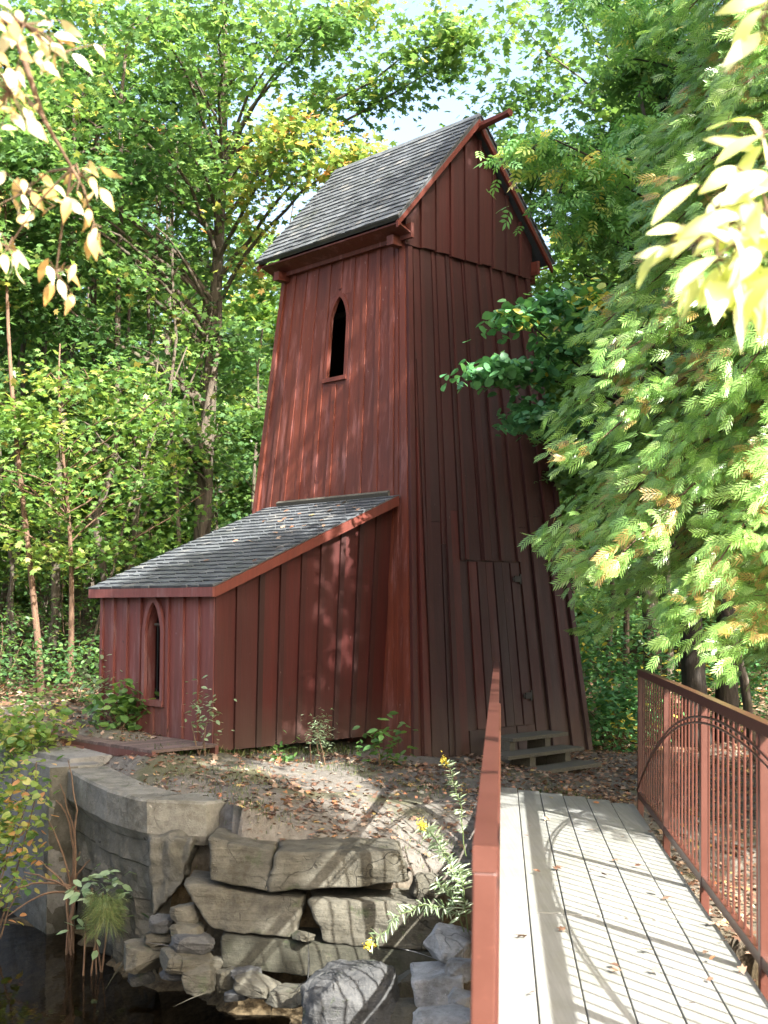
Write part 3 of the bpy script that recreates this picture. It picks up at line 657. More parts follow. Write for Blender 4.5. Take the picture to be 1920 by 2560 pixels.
TM = {}
def leaves(name, kind, pos, tip, nor, size, tint, mt, parent=None):
    if kind not in TM: TM[kind] = tmpl(kind)
    tv, tf = TM[kind]; N_ = len(pos)
    t = nrm(tip); b = nrm(np.cross(nor, t)); n_ = np.cross(t, b)
    V_ = pos[:, None, :] + size[:, None, None] * (tv[None, :, 0:1] * t[:, None] + tv[None, :, 1:2] * b[:, None] + tv[None, :, 2:3] * n_[:, None])
    V_ = V_.reshape(-1, 3); fl_ = np.concatenate([np.array(f) for f in tf]); ln = np.array([len(f) for f in tf]); st = np.concatenate([[0], np.cumsum(ln)[:-1]])
    lo = (fl_[None] + np.arange(N_)[:, None] * len(tv)).ravel(); stt = (st[None] + np.arange(N_)[:, None] * len(fl_)).ravel()
    return link_mesh(name, V_, lo, stt, np.repeat(tint, len(tf)), mt, parent)
def bend(p0, p1, r0, r1, rr, n=6, wob=.06, sag=.12):
    p0, p1 = np.asarray(p0, float), np.asarray(p1, float); L = np.linalg.norm(p1 - p0); pts = []
    ph = rr.uniform(-1, 1, 3) * wob * L
    for i in range(n + 1):
        q = i / n; p = p0 * (1 - q) + p1 * q; p = p + math.sin(math.pi * q) * (ph + np.array([0, 0, sag * L])) + rr.normal(0, .008 * L, 3) * (0 < i < n)
        pts.append(p)
    return pts, list(np.linspace(r0, r1, n + 1))
def tree(name, label, cat, base, top, r0, blobs, nlimb, nspray, per, lsize, kind, lm, bark, seed, group=None, fork=None, spread=.34, tint=(.42, .2), shell=.45, sides=8):
    """blobs = [(centre, radii, weight)], trunk from base to top through optional fork points"""
    rr = rs(seed); base = np.array(base, float); top = np.array(top, float)
    root = empty(name, tuple(base), label, cat, group)
    tk = MB(); npt = 12
    path = [base * (1 - q) + top * q + np.array([math.sin(q * 5 + seed) * .12, math.cos(q * 4 + seed) * .12, 0]) * q for q in np.linspace(0, 1, npt)]
    path[0] = base - np.array([0, 0, .3])
    rads = [r0 * (1.35 if i == 0 else 1) * (1 - .80 * i / (npt - 1)) for i in range(npt)]
    tk.tube(path, rads, sides, .5)
    wts = np.array([b[2] for b in blobs], float); wts /= wts.sum()
    lims = []
    for _ in range(nlimb):
        c, rad, _w = blobs[rr.choice(len(blobs), p=wts)]; d = nrm(rr.normal(size=3)) * (rr.uniform(.5, .95))
        tgt = np.array(c) + d * np.array(rad)
        hq = np.clip((tgt[2] - base[2] - .55 * np.linalg.norm((tgt - top)[:2])) / (top[2] - base[2]), .16, .93)
        k = hq * (npt - 1); i0 = int(k); st = path[i0] * (1 - k + i0) + path[min(i0 + 1, npt - 1)] * (k - i0)
        rb = max(.012, rads[i0] * .45)
        pts, rd = bend(st, tgt, rb, .008, rr, 7, .05, rr.uniform(.0, .12)); tk.tube(pts, rd, 5, .5, False); lims.append(pts)
    LP_ = np.array([p for l in lims for p in l[2:]])
    sp = []
    for b in range(len(blobs)):
        c, rad, _w = blobs[b]; m = int(nspray * wts[b]); d = nrm(rr.normal(size=(m, 3))) * (rr.uniform(shell, 1, (m, 1)) ** .6)
        d = d + .18 * np.sin(d[:, [1, 2, 0]] * 7 + seed)
        sp.append(np.array(c) + d * np.array(rad))
    sp = np.concatenate(sp)
    # pull sprays towards the limbs so foliage hangs in tiers with gaps between
    idx = np.array([np.argmin(((LP_ - p) ** 2).sum(1)) for p in sp]); nrst = LP_[idx]
    pull = rr.uniform(.45, .85, (len(sp), 1)); sp = sp * (1 - pull) + nrst * pull; sp[:, 2] = np.maximum(sp[:, 2], base[2] + .4)
    for p, q in list(zip(sp, nrst))[::3]:
        tk.tube([q, (p + q) / 2 + rr.normal(0, .04, 3), p], [.010, .007, .003], 3, .5, False)
    tk.build('trunk', bark, root, smooth=True)
    N_ = len(sp) * per; c = np.repeat(sp, per, 0); rot = np.repeat(rr.uniform(0, 2 * math.pi, len(sp)), per)
    g_ = rr.normal(size=(N_, 3)) * np.array([spread, spread * .6, spread * .28]); 
    off = np.stack([g_[:, 0] * np.cos(rot) - g_[:, 1] * np.sin(rot), g_[:, 0] * np.sin(rot) + g_[:, 1] * np.cos(rot), g_[:, 2] - .12 * (g_[:, 0] ** 2) / spread], 1)
    pos = c + off; ang = rr.uniform(0, 2 * math.pi, N_)
    tip = np.stack([np.cos(ang), np.sin(ang), rr.uniform(-.9, .15, N_)], 1)
    nor = np.stack([rr.normal(0, .55, N_), rr.normal(0, .55, N_), np.ones(N_)], 1)
    tl_ = rr.normal(0, tint[1] * .7, nlimb)[idx // 6 % nlimb]
    tv = np.clip(np.repeat(rr.normal(tint[0], tint[1] * .5, len(sp)) + tl_, per) + rr.normal(0, tint[1] * .6, N_), 0, 1)
    leaves('crown', kind, pos, tip, nor, lsize * rr.uniform(.6, 1.2, N_), tv, lm, root)
    return root
gh = lambda x, y: float(ground_h(x, y))

# ------------------------------------------------------------------ trees of the wood
tree('maple_tree', 'tall green maple with forked grey trunk directly left of the tower, turning yellow', 'tree', (-3.05, 20, gh(-3, 20)), (-2.7, 20, 13), .17,
     [((-4.6, 19.6, 9.2), (3.3, 3, 3.3), 1.2), ((-2.1, 18.6, 9.8), (1.9, 2.4, 1.9), .5), ((.2, 18.4, 10.4), (1.7, 1.4, 1.0), .30), ((-.9, 17.6, 8.3), (1.0, .9, .7), .13), ((-3.6, 20.3, 5.2), (3.2, 1.8, 1.8), .6)], 46, 1750, 13, .13, 'maple', M['maple'], M['bark'], 11, tint=(.40, .2))
tree('maple_tree', 'bushy yellow-green maple at the left edge behind the lean-to', 'tree', (-6.2, 18.5, gh(-6.2, 18.5)), (-5.9, 18.3, 11.5), .12,
     [((-6.2, 18.3, 8.6), (2.9, 2.4, 2.8), 1), ((-5.6, 17.6, 5.1), (2.6, 1.8, 1.3), .22)], 40, 950, 13, .12, 'maple', M['maple'], M['bark'], 12, tint=(.38, .22))
tree('maple_sapling', 'sunlit yellow-green young maple over the lean-to roof', 'tree', (-4.5, 17.6, gh(-4.5, 17.6)), (-4.6, 17.4, 5.4), .05,
     [((-4.3, 17.2, 3.6), (1.9, 1.2, 1.7), 1)], 22, 260, 12, .11, 'maple', M['maple_yellow'], M['bark_red'], 13, tint=(.35, .2))
for k, (x, y, w_, zc, hz, q) in enumerate([(-7.6, 20.5, 1.9, 3.0, 1.6, 0), (-5.7, 20.2, 2.0, 2.6, 1.6, 1), (-3.2, 22.5, 2.2, 3.0, 1.9, 0), (-1.0, 23.5, 2.2, 3.4, 2.0, 1), (-8.8, 22.5, 2.4, 3.2, 2.2, 1)]):
    tree('understory_maple', ['low spreading young maple at the far left of the wood', 'low young maple behind the outer end of the lean-to', 'low spreading maple behind the main forked maple', 'low green maple just left of the tower wall', 'low maple deep in the wood at the left edge'][k], 'tree', (x, y, gh(x, y)), (x + .2, y, zc + 2), .05,
         [((x, y, zc + gh(x, y) * .5), (w_, 1.3, hz), 1)], 20, 300, 12, .11, 'maple', M['maple_yellow'] if q else M['maple'], M['bark'], 80 + k, tint=(.3, .25), shell=.15)
tree('slender_tree', 'slender pale trunk rising between the lean-to and the wood, topped with green leaves', 'tree', (-5.0, 20.6, gh(-5, 20.6)), (-4.9, 20.6, 12), .12,
     [((-5.4, 21.4, 9.8), (2.6, 2.4, 2.7), 1), ((-5.2, 21, 4.6), (2.2, 1.8, 1.3), .4)], 24, 900, 14, .15, 'maple', M['maple'], M['bark'], 14, sides=8)
tree('leaning_tree', 'thin reddish trunk leaning right at the far left edge', 'tree', (-4.9, 17.6, gh(-4.9, 17.6)), (-5.8, 17.6, 8.6), .055,
     [((-5.9, 17.4, 7.6), (1.5, 1.4, 1.5), 1)], 12, 300, 14, .13, 'maple', M['maple'], M['bark_red'], 15)
tree('slender_tree', 'mossy grey trunk with brown leaves above it, left of the slender pale trunk', 'tree', (-6.3, 22.5, gh(-6.3, 22.5)), (-6.5, 22.6, 12), .12,
     [((-7.4, 22.4, 9.5), (2.9, 2.4, 3.2), 1)], 24, 1000, 14, .15, 'maple', M['maple'], M['bark'], 16)
tree('maple_tree', 'light green maple rising behind the right side of the tower roof', 'tree', (4.4, 20, gh(4.4, 20)), (4.2, 19.8, 13), .15,
     [((3.6, 19.0, 9.8), (2.6, 2.6, 2.6), .7), ((5.6, 19, 8.6), (3.0, 2.6, 2.8), .9), ((3.6, 18.5, 5.4), (2.4, 1.8, 1.6), .6)], 40, 1500, 14, .14, 'maple', M['maple'], M['bark'], 17, tint=(.45, .16))
tree('dark_trunk_tree', 'dark forked trunk standing beyond the right bridge railing', 'tree', (4.05, 15.9, gh(4, 15.9)), (3.75, 15.9, 9.5), .17,
     [((3.9, 15.6, 7.6), (2.6, 1.8, 2.0), 1), ((3.6, 15.4, 3.6), (1.9, 1.1, .8), .6)], 22, 1000, 14, .13, 'maple', M['maple'], M['bark_dark'], 18, tint=(.28, .14))
tree('dark_trunk_tree', 'straight dark trunk just right of the forked trunk beyond the bridge', 'tree', (4.55, 16.3, gh(4.5, 16.3)), (4.6, 16.4, 10), .15,
     [((5.4, 16.2, 8.0), (2.4, 1.8, 2.2), 1)], 16, 500, 14, .14, 'maple', M['maple'], M['bark_dark'], 19, tint=(.3, .14))
# branches that reach in front of the tower belong to two trees rooted beyond the right edge of the frame
tree('linden_tree', 'dark round-leaved branch reaching across the right wall of the tower', 'tree', (5.2, 13.2, gh(5.2, 13.2)), (4.6, 13.0, 7.5), .10,
     [((1.25, 11.6, 3.85), (.42, .5, .16), .5), ((1.75, 11.8, 4.35), (.65, .5, .3), .8), ((1.55, 11.7, 3.45), (.35, .4, .18), .35), ((2.3, 12.2, 4.75), (.55, .6, .3), .5), ((4.6, 13.4, 6.2), (1.4, 1.2, 1.2), .5)], 26, 420, 9, .095, 'round', M['dark_leaf'], M['bark_dark'], 20, spread=.16, tint=(.45, .28), shell=.1)
tree('ash_tree', 'ash branches of hanging leaflets drooping over the right slope of the tower gable', 'tree', (6.3, 14.8, gh(6.3, 14.8)), (5.4, 14.2, 11), .14,
     [((1.5, 12.0, 6.25), (.34, .4, .2), .22), ((2.15, 12.3, 5.9), (.42, .6, .55), .6), ((2.9, 13.0, 6.3), (.8, .8, .9), 1.2), ((3.6, 13.4, 8.6), (1.6, 1.3, 1.1), 1.4), ((4.8, 13.8, 9.2), (1.7, 1.4, 1.3), 1)], 34, 720, 6, .22, 'ash', M['ash_leaf'], M['bark_dark'], 21, spread=.22, tint=(.5, .26), shell=.1)
# deeper trees, too deep in the wood to tell apart
BGL = 'woodland maple among the mass of trees far behind the tower'
protoA = tree('woodland_tree', BGL, 'tree', (-9.5, 27, gh(-9.5, 27)), (-9.3, 27, 13 + 1), .15, [((-9.5, 27, 10), (3.4, 3.2, 4.2), 1), ((-9.2, 26.2, 5.2), (3.0, 2.6, 2.2), .5)], 30, 1500, 13, .19, 'maple', M['maple'], M['bark'], 31, 'woodland trees far behind the tower')
protoB = tree('woodland_tree', BGL, 'tree', (0.5, 29, gh(.5, 29)), (.6, 29, 12), .14, [((.5, 29, 8.0), (3.6, 3.0, 3.6), 1), ((.8, 28, 4.2), (3.0, 2.2, 2.0), .5)], 28, 1300, 13, .19, 'maple', M['maple_yellow'], M['bark'], 32, 'woodland trees far behind the tower', tint=(.25, .2))
rb = rs(5)
for k, (x, y, s) in enumerate([(-14, 25, 1.05), (-12.5, 33, 1.2), (-5.5, 30, 1.1), (-2.6, 34, 1.0), (6.5, 27, 1.05), (10, 25, 1.1), (9, 33, 1.2), (4, 34, 1.0), (13.5, 30, 1.2), (-17, 31, 1.2), (-8, 36, 1.2), (16, 24, 1.2)]):
    c = copy_tree(protoA if k % 2 == 0 else protoB); c.location = (x, y, gh(x, y)); c.rotation_euler = (0, 0, rb.uniform(0, 6.28)); c.scale = (s, s, s * .92)
# slim bare stems in the understory
for k, (px, y, r_, ln) in enumerate([(300, 19, .035, .5), (340, 23, .06, -.3), (272, 19.3, .075, .1), (305, 20.5, .045, .5), (455, 19.2, .045, -.2), (515, 19.6, .10, .15), (395, 24, .07, .3), (165, 24, .07, .2), (235, 26, .08, -.2), (120, 19.5, .09, .2), (205, 21, .07, -.15), (30, 20, .06, .1), (345, 20, .06, .1), (85, 26, .08, .3), (130, 21, .10, .4), (65, 19, .04, -.9), (190, 18.5, .03, 1.6), (225, 19.5, .035, 1.9), (470, 22, .05, .1), (560, 19, .03, 1.1), (1500, 18, .05, .3), (1590, 19, .06, -.3), (1440, 20, .05, .2), (1880, 14.5, .06, -1.2), (20, 22, .07, .3), (620, 22, .05, .2), (1650, 21, .06, .5)]):
    x = (px - 960) / F * y; h = 5.5 + (k % 4) + (3.5 if px < 500 and abs(ln) < .45 else 0); b = np.array([x, y, gh(x, y) - .2]); rr = rs(100 + k)
    tk = MB(); pts, rd = bend(b, b + np.array([ln, .3, h]), r_, r_ * .35, rr, 8, .02, 0); tk.tube(pts, rd, 6, .5)
    for q in range(5):
        i_ = rr.randint(3, 8); e_ = pts[i_] + np.array([rr.uniform(-.8, .8), rr.uniform(-.4, .4), rr.uniform(.2, .7)]); pp, rd2 = bend(pts[i_], e_, r_ * .3, .004, rr, 4); tk.tube(pp, rd2, 4, .5, False)
    root = empty('bare_stem', tuple(b), 'thin bare stem standing in the undergrowth of the wood', 'tree', 'thin stems in the undergrowth')
    tk.build('trunk', M['bark'], root, smooth=True)
    n_ = 90; p_ = np.array([pts[i] for i in rr.randint(3, 9, n_)]) + rr.normal(0, .28, (n_, 3)); an = rr.uniform(0, 6.28, n_)
    leaves('crown', 'maple', p_, np.stack([np.cos(an), np.sin(an), rr.uniform(-.6, .2, n_)], 1), np.stack([rr.normal(0, .5, n_), rr.normal(0, .5, n_), np.ones(n_)], 1), rr.uniform(.07, .13, n_), rr.uniform(.2, .8, n_), M['maple'], root)
for k, (x, y, s, q) in enumerate([(-11, 24, .5, 0), (-8.4, 25, .52, 1), (-6.6, 26.5, .5, 0), (-4.2, 25.5, .55, 1), (-1.5, 26, .55, 0), (3.0, 24.5, .5, 1), (5.6, 24, .5, 0), (8.0, 23.5, .5, 1), (10.5, 28, .6, 0), (-13, 29, .6, 1), (6.8, 29.5, .6, 0)]):
    c = copy_tree(protoA if q == 0 else protoB); c.location = (x, y, gh(x, y) - .3); c.rotation_euler = (0, 0, rb.uniform(0, 6.28)); c.scale = (s * 1.2, s * 1.2, s)
# far-off mass of the wood
rr = rs(77); n_ = 52000; az = rr.uniform(R(-34), R(34), n_); dd = rr.uniform(36, 56, n_); k_ = np.sin(az * 37) * .5 + np.sin(az * 13 + 1) * .5
hmax = 9.5 + 2.2 * k_; zz = hmax * rr.uniform(0, 1, n_) ** .8; x_, y_ = dd * np.sin(az), dd * np.cos(az)
cl = np.stack([np.round(x_ / 1.4) * 1.4, np.round(y_ / 2) * 2, np.round(zz / 1.1) * 1.1], 1); pos = cl + rr.normal(0, .42, (n_, 3)); pos[:, 2] += ground_h(pos[:, 0], pos[:, 1]) + .3
an = rr.uniform(0, 6.28, n_)
o = leaves('far_wood', 'quad', pos, np.stack([np.cos(an), np.sin(an), rr.uniform(-.7, .3, n_)], 1), np.stack([rr.normal(0, .6, n_), rr.normal(0, .6, n_), np.ones(n_)], 1), rr.uniform(.3, .62, n_), np.clip(rr.normal(.35, .2, n_), 0, 1), M['maple'])
tag(o, 'dense mass of leafy woodland closing the view behind all the trees', 'woodland', kind='stuff')
# shrubs
def shrub(name, label, c, rad, n, size, kind, lm, seed, group=None, cat='shrub', tint=(.4, .2), stems=9):
    rr = rs(seed); c = np.array(c, float); b = np.array([c[0], c[1], gh(c[0], c[1])]); root = empty(name, tuple(b), label, cat, group)
    sp = c + nrm(rr.normal(size=(n // 8, 3))) * rr.uniform(.2, 1, (n // 8, 1)) * np.array(rad); st = MB()
    for i in range(stems):
        e_ = sp[rr.randint(len(sp))]; pts, rd = bend(b + rr.normal(0, .04, 3) * np.array([1, 1, 0]) - np.array([0, 0, .05]), e_, .009, .003, rr, 5, .05, .05); st.tube(pts, rd, 4, .5, False)
    st.build('stem', M['stem'], root); m = len(sp) * 8; an = rr.uniform(0, 6.28, m)
    pos = np.repeat(sp, 8, 0) + rr.normal(0, size * 1.1, (m, 3)); pos[:, 2] = np.maximum(pos[:, 2], b[2] + .04)
    leaves('foliage', kind, pos, np.stack([np.cos(an), np.sin(an), rr.uniform(-.6, .2, m)], 1), np.stack([rr.normal(0, .45, m), rr.normal(0, .45, m), np.ones(m)], 1), size * rr.uniform(.6, 1.2, m), np.clip(rr.normal(*tint, m), 0, 1), lm, root)
    return root
UG = 'undergrowth beyond the bridge'
for k, (x, y, h, wd) in enumerate([(2.95, 15.6, .9, .6), (3.4, 16.6, 1.5, .9), (4.9, 17.2, 1.2, 1.2), (6.2, 16.4, 1.3, 1.2), (2.7, 17.5, 1.8, .8), (7.4, 18.5, 1.6, 1.4), (5.5, 19.5, 2.0, 1.5), (3.6, 20, 2.4, 1.3)]):
    shrub('undergrowth_shrub', 'dark leafy shrub in the shaded undergrowth beyond the bridge', (x, y, gh(x, y) + h * .55), (wd, .7, h * .6), 1500, .10, 'oval', M['dark_leaf'], 200 + k, UG, tint=(.55, .25))
for k, (x, y, h, wd) in enumerate([(-4.0, 16.2, .8, .7), (-5.2, 16.5, .9, .9), (-6.4, 18.5, 1.6, 1.3), (-3.2, 18.8, 1.6, 1.1), (-4.9, 19.5, 2.0, 1.3), (-7.6, 20, 1.8, 1.5), (-6.0, 21, 2.4, 1.4), (-2.6, 22, 2.4, 1.6)]):
    shrub('undergrowth_shrub', 'loose green shrub in the wood left of the lean-to', (x, y, gh(x, y) + h * .55), (wd * 1.15, .9, h * .75), 900, .085, 'oval', M['maple'], 220 + k, 'undergrowth left of the lean-to', tint=(.22, .22))
shrub('lean_to_weed', 'leafy green plant at the far foot of the pink lean-to wall', (-2.95, 13.3, gh(-2.95, 13.3) + .35), (.32, .3, .42), 420, .09, 'oval', M['weed'], 240, cat='plant')
shrub('lean_to_weed', 'bright-leaved plant spilling over the back of the wooden platform', (-2.72, 12.75, gh(-2.72, 12.75) + .25), (.34, .2, .2), 260, .10, 'round', M['maple_yellow'], 241, cat='plant', tint=(.2, .15))
shrub('corner_sapling', 'small spindly sapling against the near corner of the lean-to', (-1.72, 11.62, .62), (.13, .08, .36), 110, .065, 'oval', M['weed'], 242, cat='plant', stems=3)
shrub('wall_weed', 'feathery green weed at the foot of the long red lean-to wall', (-.62, 12.0, .38), (.10, .1, .24), 260, .055, 'narrow', M['weed'], 243, cat='plant', stems=4)
shrub('low_seedling', 'low seedling with three pale leaflets by the foot of the lean-to wall', (-.95, 11.9, .2), (.2, .08, .06), 60, .08, 'oval', M['maple_yellow'], 244, cat='plant', stems=3, tint=(.1, .1))
shrub('maple_seedling', 'small bright green seedling where the lean-to meets the tower', (.02, 12.2, .28), (.19, .12, .17), 120, .10, 'oval', M['maple_yellow'], 245, cat='plant', stems=4, tint=(.12, .12))
shrub('creeping_shrub', 'sunlit yellow-green creeping shrub hanging over the pale concrete pier', (-3.5, 10.7, -.3), (.62, .4, .95), 1500, .075, 'round', M['maple_yellow'], 246, tint=(.6, .25), stems=14)
shrub('creeping_shrub', 'low green shrub above the pier at the left edge', (-3.55, 12.2, .38), (.6, .5, .35), 700, .08, 'round', M['maple_yellow'], 247, tint=(.5, .2))
shrub('wall_plant', 'drooping green plant growing from the foot of the concrete retaining wall', (-2.3, 9.95, -.72), (.18, .15, .25), 110, .10, 'oval', M['weed'], 248, cat='plant', stems=5)

# ------------------------------------------------------------------ cedar
def cedar():
    rr = rs(41); base = np.array([4.55, 9.7, gh(4.55, 9.7)]); root = empty('cedar_tree', tuple(base), 'large feathery cedar with browning inner fronds overhanging the right side of the bridge', 'tree')
    tk = MB(); H = 11.5; tp = [base + np.array([.05 * math.sin(z), .05 * math.cos(z), z]) for z in np.linspace(-.2, H, 14)]; tk.tube(tp, list(np.linspace(.2, .03, 14)), 10, .5)
    pos, tip, nor, sz, tn = [], [], [], [], []
    for k in range(340):
        z = 1.5 + (H - 1.7) * (k / 340) ** .95 + rr.uniform(-.2, .2); az = k * 2.39996 + rr.uniform(-.3, .3)
        L = (3.25 * (1 - ((z - 2.4) / (H - 1.2)) ** 1.15) if z > 2.4 else 1.5 + 1.8 * (z - 1.5)) * rr.uniform(.8, 1.08); L = max(L, .35)
        d = np.array([math.cos(az), math.sin(az), 0]); st = base + np.array([0, 0, z + .5 - base[2] * 0]); pts = []
        for i in range(9):
            q = i / 8; pts.append(st + d * L * q + np.array([0, 0, L * (.10 * math.sin(q * math.pi) - .30 * q * q)]) + rr.normal(0, .02, 3))
        tk.tube(pts, list(np.linspace(.035 * (1 - z / 14), .005, 9)), 5, .5, False)
        side = np.cross(d, ZZ); nt_ = int(24 * L / 3) + 5
        for j in range(nt_):
            q = .18 + .82 * (j + rr.uniform()) / nt_; ii = min(7, int(q * 8)); p = pts[ii] * (1 - q * 8 + ii) + pts[ii + 1] * (q * 8 - ii)
            sl_ = rr.uniform(.2, .62) * (1.15 - q * .75); sg = 1 if j % 2 else -1; tw = nrm(d * rr.uniform(.4, 1.0) + sg * side * rr.uniform(.5, 1.0) + np.array([0, 0, rr.uniform(-.25, .15)]))
            if q > .93: tw = nrm(d + np.array([0, 0, -.3]) + rr.normal(0, .2, 3))
            pe_ = p + tw * sl_ * 1.3 + np.array([0, 0, -.08]); tk.tube([p, pe_], [.004, .0015], 3, .5, False)
            brown = (q < .85 and rr.uniform() < .30) or rr.uniform() < .08
            for m in range(16):
                u_ = rr.uniform(.15, 1); pp = p + (pe_ - p) * u_ + rr.normal(0, .075, 3)
                t_ = nrm(tw + .5 * d + rr.normal(0, .30, 3) + np.array([0, 0, -.45])); n__ = nrm(np.array([.25, -.55, .6]) + .3 * d + rr.normal(0, .55, 3))
                pos.append(pp); tip.append(t_); nor.append(n__); sz.append(rr.uniform(.085, .17)); tn.append(rr.uniform(.82, 1) if brown and rr.uniform() < .55 else np.clip(rr.normal(.45, .24), 0, .77))
    tk.build('trunk', M['bark_red'], root, smooth=True)
    leaves('crown', 'frond', np.array(pos), np.array(tip), np.array(nor), np.array(sz), np.array(tn), M['cedar'], root)
cedar()

# ------------------------------------------------------------------ unseen trees beside and behind the viewer: crowns shaped to throw shade
tree('bank_shade_maple', 'unseen overhead maple crown shaped to shade the stream bank', 'tree', (-3.9, 2.0, gh(-3.9, 2)), (-2.9, 2.6, 8.6), .2,
     [((.6, 4.6, 7.9), (3.0, 2.2, .8), 1), ((2.9, 5.2, 7.6), (1.7, 2.1, .8), 1.8), ((1.8, 3.2, 8.4), (2.6, 1.2, .8), .5), ((4.1, .7, 7.7), (1.7, 1.8, .6), 1.7)], 40, 2700, 15, .17, 'maple', M['maple'], M['bark'], 51)
tree('undergrowth_shade_maple', 'unseen broad maple added to shade the undergrowth past the bridge', 'tree', (10.5, 12.0, gh(10.5, 12)), (10, 12, 9.5), .2,
     [((8.2, 12.6, 7.2), (2.8, 2.6, 1.5), 1), ((9.5, 10.8, 6.2), (2.4, 2, 1.4), .7)], 24, 900, 14, .17, 'maple', M['maple'], M['bark'], 53)
tree('tower_shade_maple', 'unseen tall maple on the right bank, its crown shaped to shade the tower', 'tree', (9.5, 7.0, gh(9.5, 7)), (9.0, 7.0, 12.5), .22,
     [((8.6, 8.3, 10.8), (2.6, 2.4, 2.6), 1.1), ((6.9, 9.9, 11.8), (2.2, 2.0, 1.8), .8), ((7.6, 5.6, 9.2), (1.8, 1.8, 1.4), .5), ((5.4, 6.8, 12.2), (2.2, 1.8, 1.2), .16)], 34, 1700, 14, .17, 'maple', M['maple'], M['bark'], 52)
# near branches
def near_branch(name, label, cat, base, nodes, cl, lm, kind, seed, size, trunk_r=.11, leaf_up=.2):
    rr = rs(seed); base = np.array(base, float); root = empty(name, tuple(base), label, cat); tk = MB()
    p0 = nodes[0]; pts, rd = bend(base - np.array([0, 0, .2]), np.array(p0) + np.array([0, 0, 1.0]), trunk_r, trunk_r * .45, rr, 8, .02, 0); tk.tube(pts, rd, 8)
    mid = pts[6]; path = [mid] + [np.array(n) for n in nodes[1:]]; tk.tube(path, [trunk_r * .3] + list(np.linspace(.012, .003, len(path) - 1)), 6, .5)
    pos, tip, nor, sz, tn = [], [], [], [], []
    for c, ex, n_, dn in cl:
        c = np.array(c); anchor = min(path[1:], key=lambda q: np.linalg.norm(q - c)); tk.tube([anchor, (anchor + c) / 2 + [0, 0, .02], c], [.004, .003, .002], 4, .5, False)
        for _ in range(n_):
            o_ = rr.uniform(-1, 1, 3) * np.array(ex); p = c + o_; t_ = nrm(np.array([rr.normal(0, .7) + np.sign(c[0]) * -.35, rr.normal(0, .5), -dn + rr.normal(0, .35)]))
            pos.append(p); tip.append(t_); nor.append(nrm(np.array([rr.normal(0, .5), -1 * rr.uniform(.2, 1), rr.uniform(.2, 1)]))); sz.append(size * rr.uniform(.7, 1.15)); tn.append(rr.uniform(0, 1))
            tk.tube([c, p], [.002, .0012], 3, .5, False)
    tk.build('trunk', M['stem'], root, smooth=True)
    leaves('foliage', kind, np.array(pos), np.array(tip), np.array(nor), np.array(sz), np.array(tn), lm, root); return root
A_ = lambda px, py, Y: tuple(at(px, py, Y))
near_branch('ash_branch', 'near ash branch of large pale yellow leaves in full sun at the right edge', 'tree', (2.9, 1.2, -.1), [(2.7, 1.3, 3.6), A_(2150, 380, 2.2), A_(1930, 560, 2.1), A_(1800, 600, 2.1), A_(1680, 600, 2.1)],
            [(A_(1735, 585, 2.05), (.05, .05, .03), 7, .3), (A_(1790, 520, 2.1), (.05, .05, .05), 6, .1), (A_(1850, 600, 2.0), (.07, .06, .06), 12, .5), (A_(1790, 650, 2.0), (.07, .05, .03), 8, .5), (A_(1880, 440, 2.1), (.06, .05, .04), 6, .4), (A_(1880, 690, 2.0), (.03, .05, .03), 6, 1.2), (A_(1910, 330, 2.2), (.04, .05, .03), 5, .2), (A_(1905, 60, 2.1), (.02, .05, .06), 7, .8), (A_(1900, 520, 2.0), (.06, .06, .06), 8, .6)], M['pale_leaf'], 'big', 61, .105)
near_branch('golden_branch', 'near branch of glaring pale leaves and curled golden leaves at the upper left corner', 'tree', (-2.6, 1.0, -.1), [(-2.4, 1.2, 4.2), A_(-200, -60, 2.7), A_(30, 60, 2.7), A_(110, 300, 2.8), A_(180, 420, 2.8)],
            [(A_(60, 60, 2.6), (.09, .06, .06), 26, .5), (A_(160, 130, 2.7), (.06, .05, .05), 8, .5), (A_(20, 230, 2.6), (.07, .05, .09), 26, .6), (A_(200, 440, 2.8), (.05, .05, .05), 11, 1.2), (A_(235, 560, 2.8), (.02, .03, .05), 7, 1.8), (A_(60, 480, 2.9), (.07, .05, .07), 18, 1.0), (A_(140, 680, 2.9), (.04, .03, .05), 8, 1.6), (A_(20, 620, 2.9), (.04, .04, .05), 8, 1.2)], M['gold_leaf'], 'big', 62, .056)

